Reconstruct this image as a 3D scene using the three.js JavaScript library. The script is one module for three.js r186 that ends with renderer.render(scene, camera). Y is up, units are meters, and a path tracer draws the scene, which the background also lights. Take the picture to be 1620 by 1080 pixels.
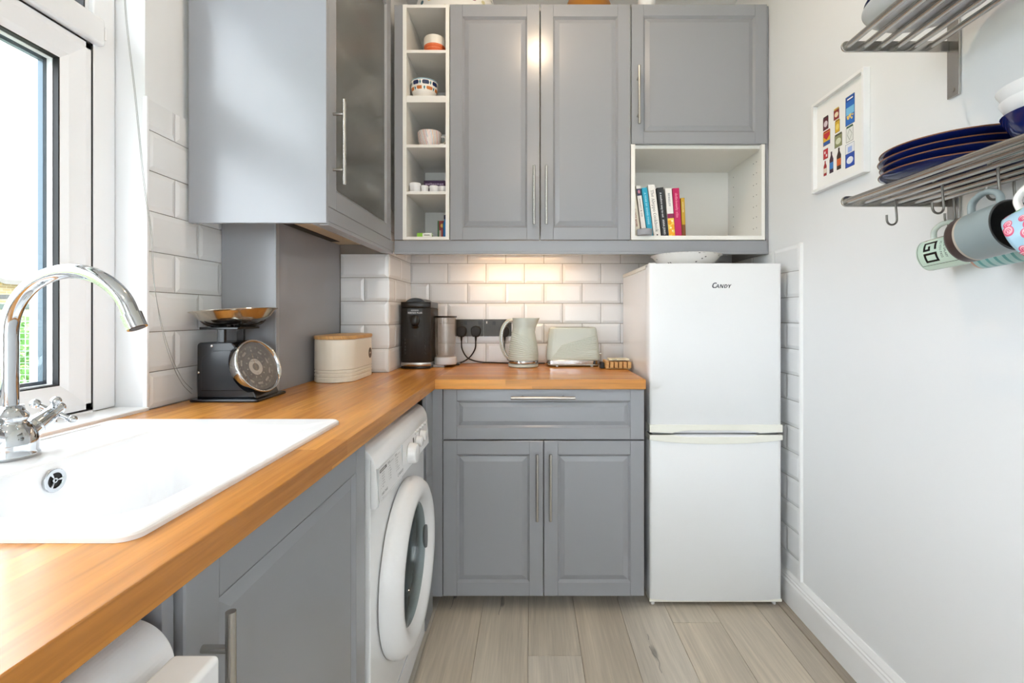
import * as THREE from 'three';
import { RoundedBoxGeometry } from 'three/addons/geometries/RoundedBoxGeometry.js';
import { mergeGeometries, toCreasedNormals, mergeVertices } from 'three/addons/utils/BufferGeometryUtils.js';
import { RectAreaLightUniformsLib } from 'three/addons/lights/RectAreaLightUniformsLib.js';
import { FontLoader } from 'three/addons/loaders/FontLoader.js';
import { TextGeometry } from 'three/addons/geometries/TextGeometry.js';

// ---------------------------------------------------------------- camera, sky, exposure
const scene = new THREE.Scene();
const EYE = 1.175;
const camera = new THREE.PerspectiveCamera(2 * Math.atan(540 / 770) * 180 / Math.PI, 1.5, 0.05, 200);
camera.position.set(0, EYE, 0);
camera.lookAt(0, EYE, -1);
camera.setViewOffset(1620, 1080, -28, 42, 1620, 1080);      // shifted lens: horizon above the middle, as a corrected interior photo
const renderer = new THREE.WebGLRenderer();
renderer.toneMapping = THREE.LinearToneMapping;
renderer.toneMappingExposure = 1.1;
renderer.shadowMap.enabled = true;
scene.background = new THREE.Color(0.86, 0.94, 1.0);         // white overcast sky
scene.backgroundIntensity = 9;
RectAreaLightUniformsLib.init();

// under-cabinet strip (fixture built with the wall cabinets)
const strip = new THREE.RectAreaLight(new THREE.Color(1.0, 0.63, 0.33), 28, 0.46, 0.03);
strip.position.set(-0.05, 1.4855, -2.4); strip.lookAt(-0.05, 0, -2.4);
scene.add(strip);
// ceiling spotlights
const lampSpots = [[0.044, -1.42], [0.04, 0.9]];

// ---------------------------------------------------------------- helpers
let seed = 7;
function rnd() { seed = (seed * 1664525 + 1013904223) >>> 0; return seed / 4294967296; }
const rr = (a, b) => a + (b - a) * rnd();
const PI = Math.PI;
const V3 = (x, y, z) => new THREE.Vector3(x, y, z);
const used = {};
function numbered(n) { const k = used[n] = (used[n] ?? -1) + 1; return k ? `${n}_${String(k).padStart(3, '0')}` : n; }
const base = new WeakMap();
function rootOf(o) { while (o && !base.has(o)) o = o.parent; return o; }
function thing(name, label, category, [x, y, z] = [0, 0, 0], group) {
  const o = new THREE.Group(); o.name = numbered(name); o.position.set(x, y, z); scene.add(o); base.set(o, o.position.clone());
  o.userData = { label, category }; if (group) o.userData.group = group; return o;
}
function sh(m) { m.castShadow = true; m.receiveShadow = true; return m; }
// a part given in world coordinates
function part(parent, name, geo, mat, label) {
  const m = sh(new THREE.Mesh(geo, mat)); m.name = name;
  const r = rootOf(parent); if (r && !r.userData.localParts) { geo.translate(-r.position.x, -r.position.y, -r.position.z); }
  if (label) m.userData.label = label; parent.add(m); return m;
}
// a part given in the thing's own coordinates
function lpart(parent, name, geo, mat, label) { const m = sh(new THREE.Mesh(geo, mat)); m.name = name; if (label) m.userData.label = label; parent.add(m); return m; }
function single(name, label, category, geo, mat, group) {
  geo.computeBoundingBox(); const b = geo.boundingBox, c = [(b.min.x + b.max.x) / 2, b.min.y, (b.min.z + b.max.z) / 2];
  geo.translate(-c[0], -c[1], -c[2]); const m = sh(new THREE.Mesh(geo, mat)); m.name = numbered(name); m.position.set(...c); scene.add(m);
  m.userData = { label, category }; if (group) m.userData.group = group; return m;
}
function struct(name, geo, mat, label, category) {
  const m = sh(new THREE.Mesh(geo, mat)); m.name = name; m.userData = { kind: 'structure', label, category }; scene.add(m); base.set(m, m.position.clone()); return m;
}
const M = (...g) => mergeGeometries(g.flat().map((q) => { let a = q.index ? q.toNonIndexed() : q; for (const k of Object.keys(a.attributes)) if (!['position', 'normal', 'uv'].includes(k)) a.deleteAttribute(k); return a; }));
// box: x from..to, y from..to, distance into the room from..to (z = -distance), r = rounded edge
function bx(x0, x1, y0, y1, d0, d1, r = 0) {
  const w = x1 - x0, h = y1 - y0, d = Math.abs(d1 - d0);
  const g = r > 0 ? new RoundedBoxGeometry(w, h, d, 2, Math.min(r, w / 2.01, h / 2.01, d / 2.01)) : new THREE.BoxGeometry(w, h, d);
  return g.translate((x0 + x1) / 2, (y0 + y1) / 2, -(d0 + d1) / 2);
}
function cyl(a, b, r0, r1 = r0, n = 20, open = false) {
  const A = V3(...a), B = V3(...b), L = A.distanceTo(B);
  const g = new THREE.CylinderGeometry(r1, r0, L, n, 1, open).translate(0, L / 2, 0);
  g.applyQuaternion(new THREE.Quaternion().setFromUnitVectors(V3(0, 1, 0), B.clone().sub(A).normalize())); return g.translate(...a);
}
function tube(pts, r, n = 48, k = 10, closed = false) { return new THREE.TubeGeometry(new THREE.CatmullRomCurve3(pts.map((p) => V3(...p)), closed, 'centripetal'), n, r, k, closed); }
function lathe(pts, n = 40) { return new THREE.LatheGeometry(pts.map(([r, y]) => new THREE.Vector2(r, y)), n); }
function sph(x, y, z, r, sx = 1, sy = 1, sz = 1) { return new THREE.SphereGeometry(r, 20, 14).scale(sx, sy, sz).translate(x, y, z); }
function flat(pos, uv) { const g = new THREE.BufferGeometry(); g.setAttribute('position', new THREE.Float32BufferAttribute(pos, 3)); if (uv) g.setAttribute('uv', new THREE.Float32BufferAttribute(uv, 2)); else g.setAttribute('uv', new THREE.Float32BufferAttribute(new Float32Array(pos.length / 3 * 2), 2)); g.computeVertexNormals(); return g; }
// bevelled slab facing +z, lower left corner at 0,0; insets left, right, bottom, top; edge height e, face height t
function slab(w, h, e, t, bl, br, bb, bt) {
  const o = [[0, 0], [w, 0], [w, h], [0, h]], i = [[bl, bb], [w - br, bb], [w - br, h - bt], [bl, h - bt]], p = [];
  const q = (a, b, c, d) => p.push(...a, ...b, ...c, ...a, ...c, ...d);
  for (let k = 0; k < 4; k++) { const n = (k + 1) % 4; q([...o[k], 0], [...o[n], 0], [...o[n], e], [...o[k], e]); q([...o[k], e], [...o[n], e], [...i[n], t], [...i[k], t]); }
  q([...i[0], t], [...i[1], t], [...i[2], t], [...i[3], t]);
  const uv = []; for (let k = 0; k < p.length; k += 3) uv.push(p[k], p[k + 1]);
  return flat(p, uv);
}
function uvBy(g, f) { const p = g.attributes.position, n = g.attributes.normal, a = new Float32Array(p.count * 2); for (let i = 0; i < p.count; i++) { const r = f(p.getX(i), p.getY(i), p.getZ(i), n.getX(i), n.getY(i), n.getZ(i)); a[2 * i] = r[0]; a[2 * i + 1] = r[1]; } g.setAttribute('uv', new THREE.BufferAttribute(a, 2)); return g; }
const rrect = (x0, x1, y0, y1, r) => { const s = new THREE.Shape(); s.moveTo(x0 + r, y0); s.lineTo(x1 - r, y0); s.absarc(x1 - r, y0 + r, r, -PI / 2, 0); s.lineTo(x1, y1 - r); s.absarc(x1 - r, y1 - r, r, 0, PI / 2); s.lineTo(x0 + r, y1); s.absarc(x0 + r, y1 - r, r, PI / 2, PI); s.lineTo(x0, y0 + r); s.absarc(x0 + r, y0 + r, r, PI, 1.5 * PI); return s; };
const ext = (s, depth, bevel = 0, seg = 12) => new THREE.ExtrudeGeometry(s, { depth: depth - 2 * bevel, bevelEnabled: bevel > 0, bevelSize: bevel, bevelThickness: bevel, bevelOffset: -bevel, bevelSegments: 2, curveSegments: seg }).translate(0, 0, bevel);
// noise
const H = (x, y) => { let n = Math.imul(x | 0, 374761393) + Math.imul(y | 0, 668265263); n = Math.imul(n ^ (n >>> 13), 1274126177); return ((n ^ (n >>> 16)) >>> 0) / 4294967296; };
const vn = (x, y) => { const xi = Math.floor(x), yi = Math.floor(y); let fx = x - xi, fy = y - yi; fx = fx * fx * (3 - 2 * fx); fy = fy * fy * (3 - 2 * fy); const a = H(xi, yi), b = H(xi + 1, yi), c = H(xi, yi + 1), d = H(xi + 1, yi + 1); return a + (b - a) * fx + (c - a) * fy + (a - b - c + d) * fx * fy; };
const fbm = (x, y, o = 4) => { let s = 0, a = 0.5; for (let k = 0; k < o; k++) { s += a * vn(x, y); x = x * 2.03 + 17.1; y = y * 2.03 + 9.7; a *= 0.5; } return s; };
function dataTex(w, h, fn, srgb = true) {
  const a = new Uint8Array(w * h * 4);
  for (let y = 0; y < h; y++) for (let x = 0; x < w; x++) { const c = fn(x, y), k = 4 * (y * w + x); a[k] = Math.max(0, Math.min(255, c[0])); a[k + 1] = Math.max(0, Math.min(255, c[1])); a[k + 2] = Math.max(0, Math.min(255, c[2])); a[k + 3] = 255; }
  const t = new THREE.DataTexture(a, w, h); t.magFilter = THREE.LinearFilter; t.minFilter = THREE.LinearMipmapLinearFilter; t.wrapS = t.wrapT = THREE.RepeatWrapping; if (srgb) t.colorSpace = THREE.SRGBColorSpace; t.needsUpdate = true; return t;
}
function canvasTex(w, h, draw) { const c = document.createElement('canvas'); c.width = w; c.height = h; const x = c.getContext('2d'); draw(x, w, h); const t = new THREE.CanvasTexture(c); t.colorSpace = THREE.SRGBColorSpace; return t; }
const std = (color, roughness = 0.5, more = {}) => new THREE.MeshStandardMaterial({ color, roughness, ...more });
const phy = (color, roughness = 0.5, more = {}) => new THREE.MeshPhysicalMaterial({ color, roughness, ...more });

// ---------------------------------------------------------------- materials
const mat = {
  wall: std(0xe9ebed, 0.62), ceiling: std(0xf2f2f2, 0.8), paintWhite: std(0xf3f4f5, 0.35),
  upvc: phy(0xf2f4f7, 0.22), gasket: std(0x15161a, 0.6), spacer: std(0x4c5a64, 0.4, { metalness: 0.5 }),
  glass: phy(0xffffff, 0.0, { transmission: 1, thickness: 0, ior: 1.5 }),
  frosted: phy(0xe4e8e8, 0.3, { transmission: 1, thickness: 0.004, ior: 1.45 }),
  clear: phy(0xf4f2f0, 0.05, { transmission: 0.92, thickness: 0, ior: 1.45 }),
  tile: phy(0xeceef0, 0.1), grout: std(0x9b9894, 0.85), grout2: std(0x8f8a84, 0.9),
  grey: phy(0x989a9f, 0.24), greyEdge: phy(0x989a9f, 0.36), carcass: std(0xf0efea, 0.45), carcassIn: std(0xeceae3, 0.5),
  steel: phy(0xb9b7b3, 0.27, { metalness: 1 }), steelDark: phy(0x77746f, 0.32, { metalness: 1 }), chrome: phy(0xc4c7ca, 0.06, { metalness: 1 }),
  ceramic: phy(0xf7f8fa, 0.14), white: phy(0xf0f1f3, 0.25), whiteWarm: phy(0xefefe6, 0.3), enamel: phy(0xeceef0, 0.18),
  black: phy(0x0b0b0c, 0.3), blackMatt: std(0x121214, 0.6), navyBlack: phy(0x10141b, 0.22), darkGrey: std(0x303236, 0.5), socket: phy(0x3d3a37, 0.28, { metalness: 0.85 }),
  sage: phy(0xcbd2c8, 0.26), cream: phy(0xe9e4d6, 0.3), blue: phy(0x0d1c55, 0.09), blueRim: std(0x7a4a2a, 0.4),
  paper: std(0xf1f3f7, 0.9), plinth: phy(0x989a9f, 0.36),
};
for (const [k, v] of Object.entries(mat)) v.name = k;
mat.enamel.clearcoat = 0.4;
// ---------------------------------------------------------------- wood
const wtTex = dataTex(1024, 1024, (x, y) => {            // 1.3 m x 1.3 m of oak staves, grain along u
  const u = x / 1024 * 1.3, v = y / 1024 * 1.3, st = 1.3 / 29, j = Math.floor(v / st), fv = v / st - j;
  const len = 0.65, off = H(j, 3) * len, s = Math.floor((u + off) / len) % 2, fu = ((u + off) / len) % 1;
  const tone = (H(j * 7 + s, 11) - 0.5), seedo = (j * 2 + s) * 31.7;
  let g = fbm(u * 5 + seedo, v * 110 + seedo, 4) - 0.47, p = fbm(u * 28 + seedo, v * 420, 3) - 0.45, w = fbm(u * 2.2 + seedo, v * 9 + seedo, 3) - 0.45;
  let k = 1 + tone * 0.13 + g * 0.26 + p * 0.08 + w * 0.16;
  return [198 * k, (134 + tone * 8) * k, (60 + tone * 9) * k];
});
const oak = (r = 0.38) => phy(0xffffff, r, { map: wtTex });
mat.worktop = oak(0.27); mat.worktop.name = 'oak worktop';
const flTex = dataTex(1024, 2048, (x, y) => {            // 1 m x 2 m of limed oak, grain along v
  const u = x / 1024, v = y / 2048 * 2;
  const warp = fbm(u * 6, v * 1.6, 3) * 0.09, uu = u + warp;
  let g = fbm(uu * 60, v * 2.4, 4) - 0.47, f = fbm(u * 260, v * 9, 3) - 0.45, b = fbm(u * 9 + 40, v * 1.1, 3) - 0.46;
  const ring = Math.sin((uu * 38 + fbm(u * 5, v * 1.2, 2) * 7) * 6.28) * 0.5;
  let k = 1 + g * 0.14 + f * 0.12 + b * 0.13 + ring * 0.014;
  for (const [ku, kv, s] of [[0.13, 0.3, 1], [0.35, 1.15, 0.8], [0.61, 0.52, 1.2], [0.83, 1.62, 0.9], [0.47, 1.8, 1], [0.72, 1.02, 0.7], [0.22, 1.55, 0.8], [0.92, 0.8, 1]]) {
    const dx = (u - ku) / 0.012 / s, dy = (v - kv) / 0.045 / s, d = dx * dx + dy * dy + (fbm(u * 80, v * 40, 2) - 0.5) * 1.6;
    if (d < 1) k *= 0.72 + 0.28 * Math.max(0, d);
    const cr = Math.abs(u - ku - (fbm(v * 14, ku * 50, 3) - 0.5) * 0.03); if (cr < 0.0016 && Math.abs(v - kv) < 0.11 * s && vn(v * 60, ku * 90) > 0.35) k *= 0.8;
  }
  return [212 * k, 203 * k, 190 * k];
});
mat.bamboo = phy(0xffffff, 0.45, { map: dataTex(256, 256, (x, y) => { const g = fbm(x * 0.03, y * 0.5, 4) - 0.47; const k = 1 + g * 0.35; return [205 * k, 160 * k, 100 * k]; }) });
const FLOOR_X = [-0.005 - 0.184 * 7]; for (let i = 0; i < 14; i++) FLOOR_X.push(FLOOR_X[0] + 0.184 * (i + 1));

// ---------------------------------------------------------------- the room
const XL = -1.015, XR = 1.06, DB = 2.55, DR = -2.3, CEIL = 2.78;       // faces of the walls
const floor = struct('floor', bx(-1.4, 1.4, -0.12, -0.008, DR - 0.2, DB + 0.3), std(0x8b8377, 0.8), 'grey oak plank floor of the kitchen', 'floor');
{
  const tones = [0xffffff, 0xf6f2ec, 0xe9e6e2, 0xfaf8f4].map((c) => phy(c, 0.42, { map: flTex }));
  for (let i = 0; i < 14; i++) {
    const x0 = Math.max(FLOOR_X[i], -1.0), x1 = Math.min(FLOOR_X[i + 1], 1.012); if (x1 - x0 < 0.03) continue;
    let d = -0.9 + ((i * 5) % 7) * 0.18 - 1.29;
    while (d < DB) {
      const a = Math.max(d, -2.2), b = Math.min(d + 1.29, DB); d += 1.29; if (b - a < 0.05 || b < -0.3) continue;
      const g = slab(x1 - x0 - 0.0012, b - a - 0.0012, 0.0074, 0.008, 0.0009, 0.0009, 0.0009, 0.0009), ou = rr(0, 0.8), ov = rr(0, 1.2);
      uvBy(g, (x, y) => [ou + x, (ov + y) / 2]);
      g.rotateX(-PI / 2); g.translate(x0, -0.008, -a);
      lpart(floor, 'plank', g, tones[Math.floor(rnd() * 4)]);
    }
  }
}
struct('ceiling', bx(-1.4, 1.4, CEIL, CEIL + 0.12, DR - 0.2, DB + 0.3), mat.ceiling, 'white ceiling of the kitchen', 'ceiling');
const WY0 = 0.905, WY1 = 2.45, WD0 = -0.05, WD1 = 1.294;                // window opening in the left wall
const wallLeft = struct('wall_left', M(bx(-1.33, XL - 0.008, 0, CEIL, DR - 0.2, WD0), bx(-1.33, XL - 0.008, 0, CEIL, WD1, DB + 0.2), bx(-1.33, XL - 0.008, 0, WY0, WD0, WD1), bx(-1.33, XL - 0.008, WY1, CEIL, WD0, WD1)), mat.wall, 'white painted wall with the window opening above the worktop', 'wall');
const wallRight = struct('wall_right', bx(XR, XR + 0.25, 0, CEIL, DR - 0.2, DB + 0.2), mat.wall, 'plain white wall beside the fridge carrying steel racks', 'wall');
const wallBack = struct('wall_back', bx(-1.33, XR + 0.25, 0, CEIL, DB + 0.006, DB + 0.25), mat.wall, 'wall behind the kettle with white metro tile splashback', 'wall');
const wallCorner = struct('wall_corner', bx(XL - 0.008, -0.631, 0, CEIL, 2.156, DB + 0.006), mat.wall, 'boxed-out wall corner with metro tiles behind the bread bin', 'wall');
// rear wall with a glazed door to the next room's daylight
const GX0 = -0.9, GX1 = 0.95, GY1 = 2.3;
struct('wall_rear', M(bx(-1.33, GX0, 0, CEIL, DR - 0.25, DR), bx(GX1, XR + 0.25, 0, CEIL, DR - 0.25, DR), bx(GX0, GX1, GY1, CEIL, DR - 0.25, DR)), mat.wall, 'white wall behind the camera with a glazed garden door', 'wall');
{
  const d = new THREE.Group(); d.name = 'door_1'; d.userData = { kind: 'structure', label: 'white glazed double door to the garden', category: 'door' }; scene.add(d); base.set(d, d.position.clone());
  for (const [a, b] of [[GX0, 0.05], [0.05, GX1]]) {
    part(d, 'leaf_frame', M(bx(a, a + 0.07, 0, GY1, DR - 0.1, DR - 0.04, 0.004), bx(b - 0.07, b, 0, GY1, DR - 0.1, DR - 0.04, 0.004), bx(a + 0.07, b - 0.07, 0, 0.12, DR - 0.1, DR - 0.04, 0.004), bx(a + 0.07, b - 0.07, GY1 - 0.07, GY1, DR - 0.1, DR - 0.04, 0.004)), mat.upvc);
    part(d, 'pane', bx(a + 0.07, b - 0.07, 0.12, GY1 - 0.07, DR - 0.072, DR - 0.068), mat.glass);
  }
  // sheer curtain drawn across the glazed doors
  const c = thing('sheer_curtain', 'white sheer curtain drawn across the garden doors', 'curtain', [0.05, 0.02, DR * -1 - 0.05]), n = 160, p = [], idx = [];
  for (let i = 0; i <= n; i++) for (const y of [0.02, 2.42]) p.push(-0.95 + 1.95 * i / n, y, -DR - 0.06 + 0.018 * Math.sin(i * 0.9) + 0.008 * Math.sin(i * 0.37));
  for (let i = 0; i < n; i++) idx.push(2 * i, 2 * i + 2, 2 * i + 3, 2 * i, 2 * i + 3, 2 * i + 1);
  const g = new THREE.BufferGeometry(); g.setAttribute('position', new THREE.Float32BufferAttribute(p, 3)); g.setIndex(idx); g.computeVertexNormals(); g.setAttribute('uv', new THREE.Float32BufferAttribute(new Float32Array(p.length / 3 * 2), 2));
  part(c, 'cloth', g, phy(0xfbfbfa, 0.95, { transmission: 0.6, thickness: 0, side: THREE.DoubleSide }));
  part(c, 'rod', cyl([-1.0, 2.43, -DR - 0.06], [1.04, 2.43, -DR - 0.06], 0.009, 0.009, 12), mat.steel);
}
// skirting on the right wall with a flat floor bead in front
{
  const s = new THREE.Shape(); [[0, 0], [0.02, 0], [0.02, 0.1], [0.0165, 0.108], [0.017, 0.114], [0.013, 0.118], [0.0125, 0.124], [0.0085, 0.131], [0.004, 0.139], [0, 0.14]].forEach(([x, y], i) => i ? s.lineTo(x, y) : s.moveTo(x, y));
  const g = new THREE.ExtrudeGeometry(s, { depth: 4.8, bevelEnabled: false }); g.scale(-1, 1, 1); { const ix = []; const n = g.index ? g.toNonIndexed() : g; const q = n.attributes.position; for (let i = 0; i < q.count; i += 3) { const a = [q.getX(i), q.getY(i), q.getZ(i)], b = [q.getX(i + 1), q.getY(i + 1), q.getZ(i + 1)], c = [q.getX(i + 2), q.getY(i + 2), q.getZ(i + 2)]; ix.push(...a, ...c, ...b); } const f = flat(ix); f.translate(XR, 0, -DB); struct('baseboard_right', f, mat.paintWhite, 'white moulded skirting board along the right wall', 'skirting'); }
  const b = bx(1.008, XR - 0.02, 0, 0.006, DR, DB, 0); uvBy(b, (x, y, z) => [x * 1.0 + 0.35, z / 2]);
  struct('trim_1', b, std(0xc4c0bb, 0.5, { map: flTex }), 'grey oak edging strip along the skirting board', 'trim');
}
// ---------------------------------------------------------------- metro tiles
const tileCache = {};
function tileGeo(w, h, bl, br, bb, bt) { const k = [w, h, bl, br, bb, bt].map((v) => v.toFixed(4)).join(); return tileCache[k] ??= slab(w, h, 0.004, 0.0072, bl, br, bb, bt); }
// tiles the strip [s0,s1] with joints at j + pitch * n; place(s, y) gives the corner, turn the facing
function tileRow(parent, s0, s1, joint, y0, y1, place, turn, cutB = false, cutT = false, P = 0.2) {
  const G = 0.0011, B = 0.0135; let n = Math.floor((s0 - joint) / P + 1e-6);
  for (; joint + n * P < s1 - 1e-6; n++) {
    const a = Math.max(s0, joint + n * P), b = Math.min(s1, joint + (n + 1) * P); if (b - a < 0.012) continue;
    const cl = a > joint + n * P + 0.004, cr = b < joint + (n + 1) * P - 0.004;
    const m = lpart(parent, 'tile', tileGeo(b - a - 2 * G, y1 - y0 - 2 * G, cl ? 0.0008 : B, cr ? 0.0008 : B, cutB ? 0.0008 : B, cutT ? 0.0008 : B), mat.tile);
    m.position.copy(place(a + G, b - G, y0 + G)); m.rotation.y = turn;
  }
}
const Y0 = 0.9225, PB = 0.1042;
lpart(wallBack, 'grout', bx(-0.631, XR - 0.0002, 0.9, 1.66, DB + 0.0012, DB + 0.0061), mat.grout2);
for (let r = 0; r < 7; r++) tileRow(wallBack, -0.625, XR - 0.001, r % 2 ? 0.0745 : -0.0285, Y0 + r * PB, Y0 + (r + 1) * PB, (a, b, y) => V3(a, y, -DB), 0);
lpart(wallCorner, 'grout', M(bx(-0.84, -0.6262, 0.9, 1.5, 2.1512, 2.157), bx(-0.632, -0.6262, 0.9, 1.6, 2.1512, DB)), mat.grout2);
for (let r = 0; r < 5; r++) {
  tileRow(wallCorner, -0.834, -0.6235, r % 2 ? -0.729 : -0.834, Y0 + r * PB, Y0 + (r + 1) * PB, (a, b, y) => V3(a, y, -2.15), 0, false, false, 0.2106);
}
for (let r = 0; r < 7; r++) tileRow(wallCorner, 2.1425, DB - 0.008, r % 2 ? 2.243 : 2.143, Y0 + r * PB, Y0 + (r + 1) * PB, (a, b, y) => V3(-0.6255, y, -a), PI / 2);
// left wall
const PL = 0.1082, LROWS = [0.9225, 1.0211, 1.1293, 1.2375, 1.3457, 1.4539, 1.5621, 1.6703, 1.752];
lpart(wallLeft, 'grout', bx(XL - 0.0085, XL - 0.0068, 0.9, 1.752, 1.298, 1.61), mat.grout);
for (let r = 0; r < 8; r++) tileRow(wallLeft, 1.296, 1.62, r % 2 ? 1.197 : 1.297, LROWS[r], LROWS[r + 1], (a, b, y) => V3(XL - 0.007, y, -a), PI / 2, false, r === 7);
lpart(wallLeft, 'tile_trim', bx(XL - 0.012, XL + 0.0015, 0.93, 1.756, 1.2885, 1.2975, 0.002), mat.upvc);
// right wall beside the fridge
lpart(wallRight, 'grout', bx(XR - 0.0016, XR + 0.001, 0.13, 1.453, 1.895, DB - 0.001), mat.grout);
for (let k = -10; k < 3; k++) tileRow(wallRight, -DB + 0.012, -1.898, (k + 20) % 2 ? -2.0 : -1.9, Math.max(0.137, 1.1424 + k * 0.1036), 1.1424 + (k + 1) * 0.1036, (a, b, y) => V3(XR - 0.001, y, a), -PI / 2, k === -10);
lpart(wallRight, 'tile_trim', bx(XR - 0.0115, XR + 0.001, 0.138, 1.456, 1.886, 1.897, 0.002), mat.paintWhite);

// ---------------------------------------------------------------- window in the left wall
{
  const w = new THREE.Group(); w.name = 'window_1'; w.userData = { kind: 'structure', label: 'white plastic-framed window above the sink with a top light', category: 'window' }; scene.add(w); base.set(w, w.position.clone());
  const XI = -1.10, XO = -1.17, F = 0.066, TY0 = 1.858, TY1 = 1.928, bY = 0.932;
  part(w, 'frame', M(bx(XO, XI, bY, WY1, WD1 - F, WD1 - 0.001, 0.004), bx(XO, XI, bY, WY1, WD0, WD0 + F, 0.004), bx(XO, XI, bY - 0.025, bY + 0.004, WD0 + F, WD1 - F, 0.003), bx(XO, XI, WY1 - F, WY1, WD0 + F, WD1 - F, 0.004)), mat.upvc);
  part(w, 'transom', bx(XO, XI + 0.016, TY0, TY1, WD0 + 0.02, WD1 - 0.048, 0.008), mat.upvc);
  const end = part(w, 'end_cap', bx(XI, XI + 0.0165, TY0 + 0.018, TY1 - 0.018, WD1 - 0.05, WD1 - 0.046, 0.002), mat.white);
  // opening sash: bevelled bars around the pane
  const a0 = WD0 + F + 0.007, a1 = WD1 - F - 0.007, c0 = bY + 0.009, c1 = TY0 - 0.006, t = 0.066;
  const bar = (len) => { const s = new THREE.Shape(); [[0, 0], [0.058, 0], [0.058, 0.014], [0.05, 0.05], [0.043, t], [0.012, t], [0, 0.05]].forEach(([x, y], i) => i ? s.lineTo(x, y) : s.moveTo(x, y)); return new THREE.ExtrudeGeometry(s, { depth: len, bevelEnabled: false }); };
  const xs = XI - 0.0585;
  // section (x into the room, y towards the pane); uprights and rails overlap at the corners
  const far = bar(c1 - c0).applyMatrix4(new THREE.Matrix4().makeBasis(V3(1, 0, 0), V3(0, 0, 1), V3(0, -1, 0))).translate(xs, c1, -a1);
  const near = bar(c1 - c0).applyMatrix4(new THREE.Matrix4().makeBasis(V3(1, 0, 0), V3(0, 0, -1), V3(0, 1, 0))).translate(xs, c0, -a0);
  const low = bar(a1 - a0).translate(xs, c0, -a1);
  const top = bar(a1 - a0).applyMatrix4(new THREE.Matrix4().makeBasis(V3(1, 0, 0), V3(0, -1, 0), V3(0, 0, -1))).translate(xs, c1, -a0);
  const sash = part(w, 'sash', M(far, near, low, top), mat.upvc);
  // dark seals: gap between sash and frame, and around the pane
  const ring = (x0, x1, d0, d1, y0, y1, q) => M(bx(x0, x1, y0, y1, d1 - q, d1), bx(x0, x1, y0, y1, d0, d0 + q), bx(x0, x1, y0, y0 + q, d0, d1), bx(x0, x1, y1 - q, y1, d0, d1));
  part(w, 'seal', ring(XI - 0.03, XI - 0.0012, a0 - 0.006, a1 + 0.006, c0 - 0.004, c1 + 0.005, 0.0062), mat.gasket);
  part(w, 'pane_seal', ring(xs + 0.03, xs + 0.043, a0 + t - 0.001, a1 - t + 0.001, c0 + t - 0.001, c1 - t + 0.001, 0.0045), mat.gasket);
  part(w, 'spacer', ring(xs + 0.004, xs + 0.016, a0 + t, a1 - t, c0 + t, c1 - t, 0.013), mat.spacer);
  part(w, 'glazing_bead', ring(xs + 0.017, xs + 0.03, a0 + t, a1 - t, c0 + t, c1 - t, 0.005), mat.upvc);
  part(w, 'pane', bx(xs + 0.02, xs + 0.024, c0 + t + 0.004, c1 - t - 0.004, a0 + t + 0.004, a1 - t - 0.004), mat.glass);
  // top light
  const u0 = TY1, u1 = WY1 - F;
  part(w, 'top_bead', ring(XI - 0.05, XI - 0.012, WD0 + F, WD1 - F, u0 - 0.002, u1, 0.012), mat.upvc);
  part(w, 'top_seal', ring(XI - 0.05, XI - 0.011, WD0 + F + 0.012, WD1 - F - 0.012, u0 + 0.01, u1 - 0.012, 0.004), mat.gasket);
  part(w, 'top_spacer', ring(XI - 0.066, XI - 0.054, WD0 + F + 0.016, WD1 - F - 0.016, u0 + 0.014, u1 - 0.016, 0.016), mat.spacer);
  part(w, 'top_pane', bx(XI - 0.05, XI - 0.046, u0 + 0.012, u1 - 0.014, WD0 + F + 0.014, WD1 - F - 0.014), mat.glass);
  part(w, 'window_sill', bx(-1.33, XL + 0.006, WY0 - 0.001, bY - 0.001, WD0, WD1 - 0.001, 0.004), mat.upvc);
}
// ---------------------------------------------------------------- worktop
const WT0 = 0.884, WT1 = 0.922;
{
  const t = thing('worktop', 'oiled oak L-shaped worktop around the sink and under the kettle', 'worktop', [-0.69, WT0, -1.0]);
  const hole = (s) => { const h = rrect(-0.955, -0.46, 0.557, 1.125, 0.02); s.holes.push(h); };
  const s1 = new THREE.Shape(); [[XL + 0.0005, -0.35], [-0.371, -0.35], [-0.371, 1.905], [-0.371, DB - 0.001], [-0.6225, DB - 0.001], [-0.6225, 2.1405], [XL + 0.0005, 2.1405]].forEach(([x, y], i) => i ? s1.lineTo(x, y) : s1.moveTo(x, y)); hole(s1);
  const e = (s) => { const g = new THREE.ExtrudeGeometry(s, { depth: WT1 - WT0 - 0.003, bevelEnabled: true, bevelSize: 0.0015, bevelThickness: 0.0015, bevelOffset: -0.0015, bevelSegments: 2, curveSegments: 6 }); return g.translate(0, 0, 0.0015).rotateX(-PI / 2).translate(0, WT0, 0); };
  const g1 = e(s1); uvBy(g1, (x, y, z) => [z / 1.3, (x + (y - WT1)) / 1.3]);
  part(t, 'slab', g1, mat.worktop);
  const s2 = new THREE.Shape(); [[-0.3708, 1.905], [0.455, 1.905], [0.455, DB - 0.001], [-0.3708, DB - 0.001]].forEach(([x, y], i) => i ? s2.lineTo(x, y) : s2.moveTo(x, y));
  const g2 = e(s2); uvBy(g2, (x, y, z) => [x / 1.3 + 0.37, (-z + (y - WT1)) / 1.3 + 0.21]);
  part(t, 'slab', g2, mat.worktop);
}
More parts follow.
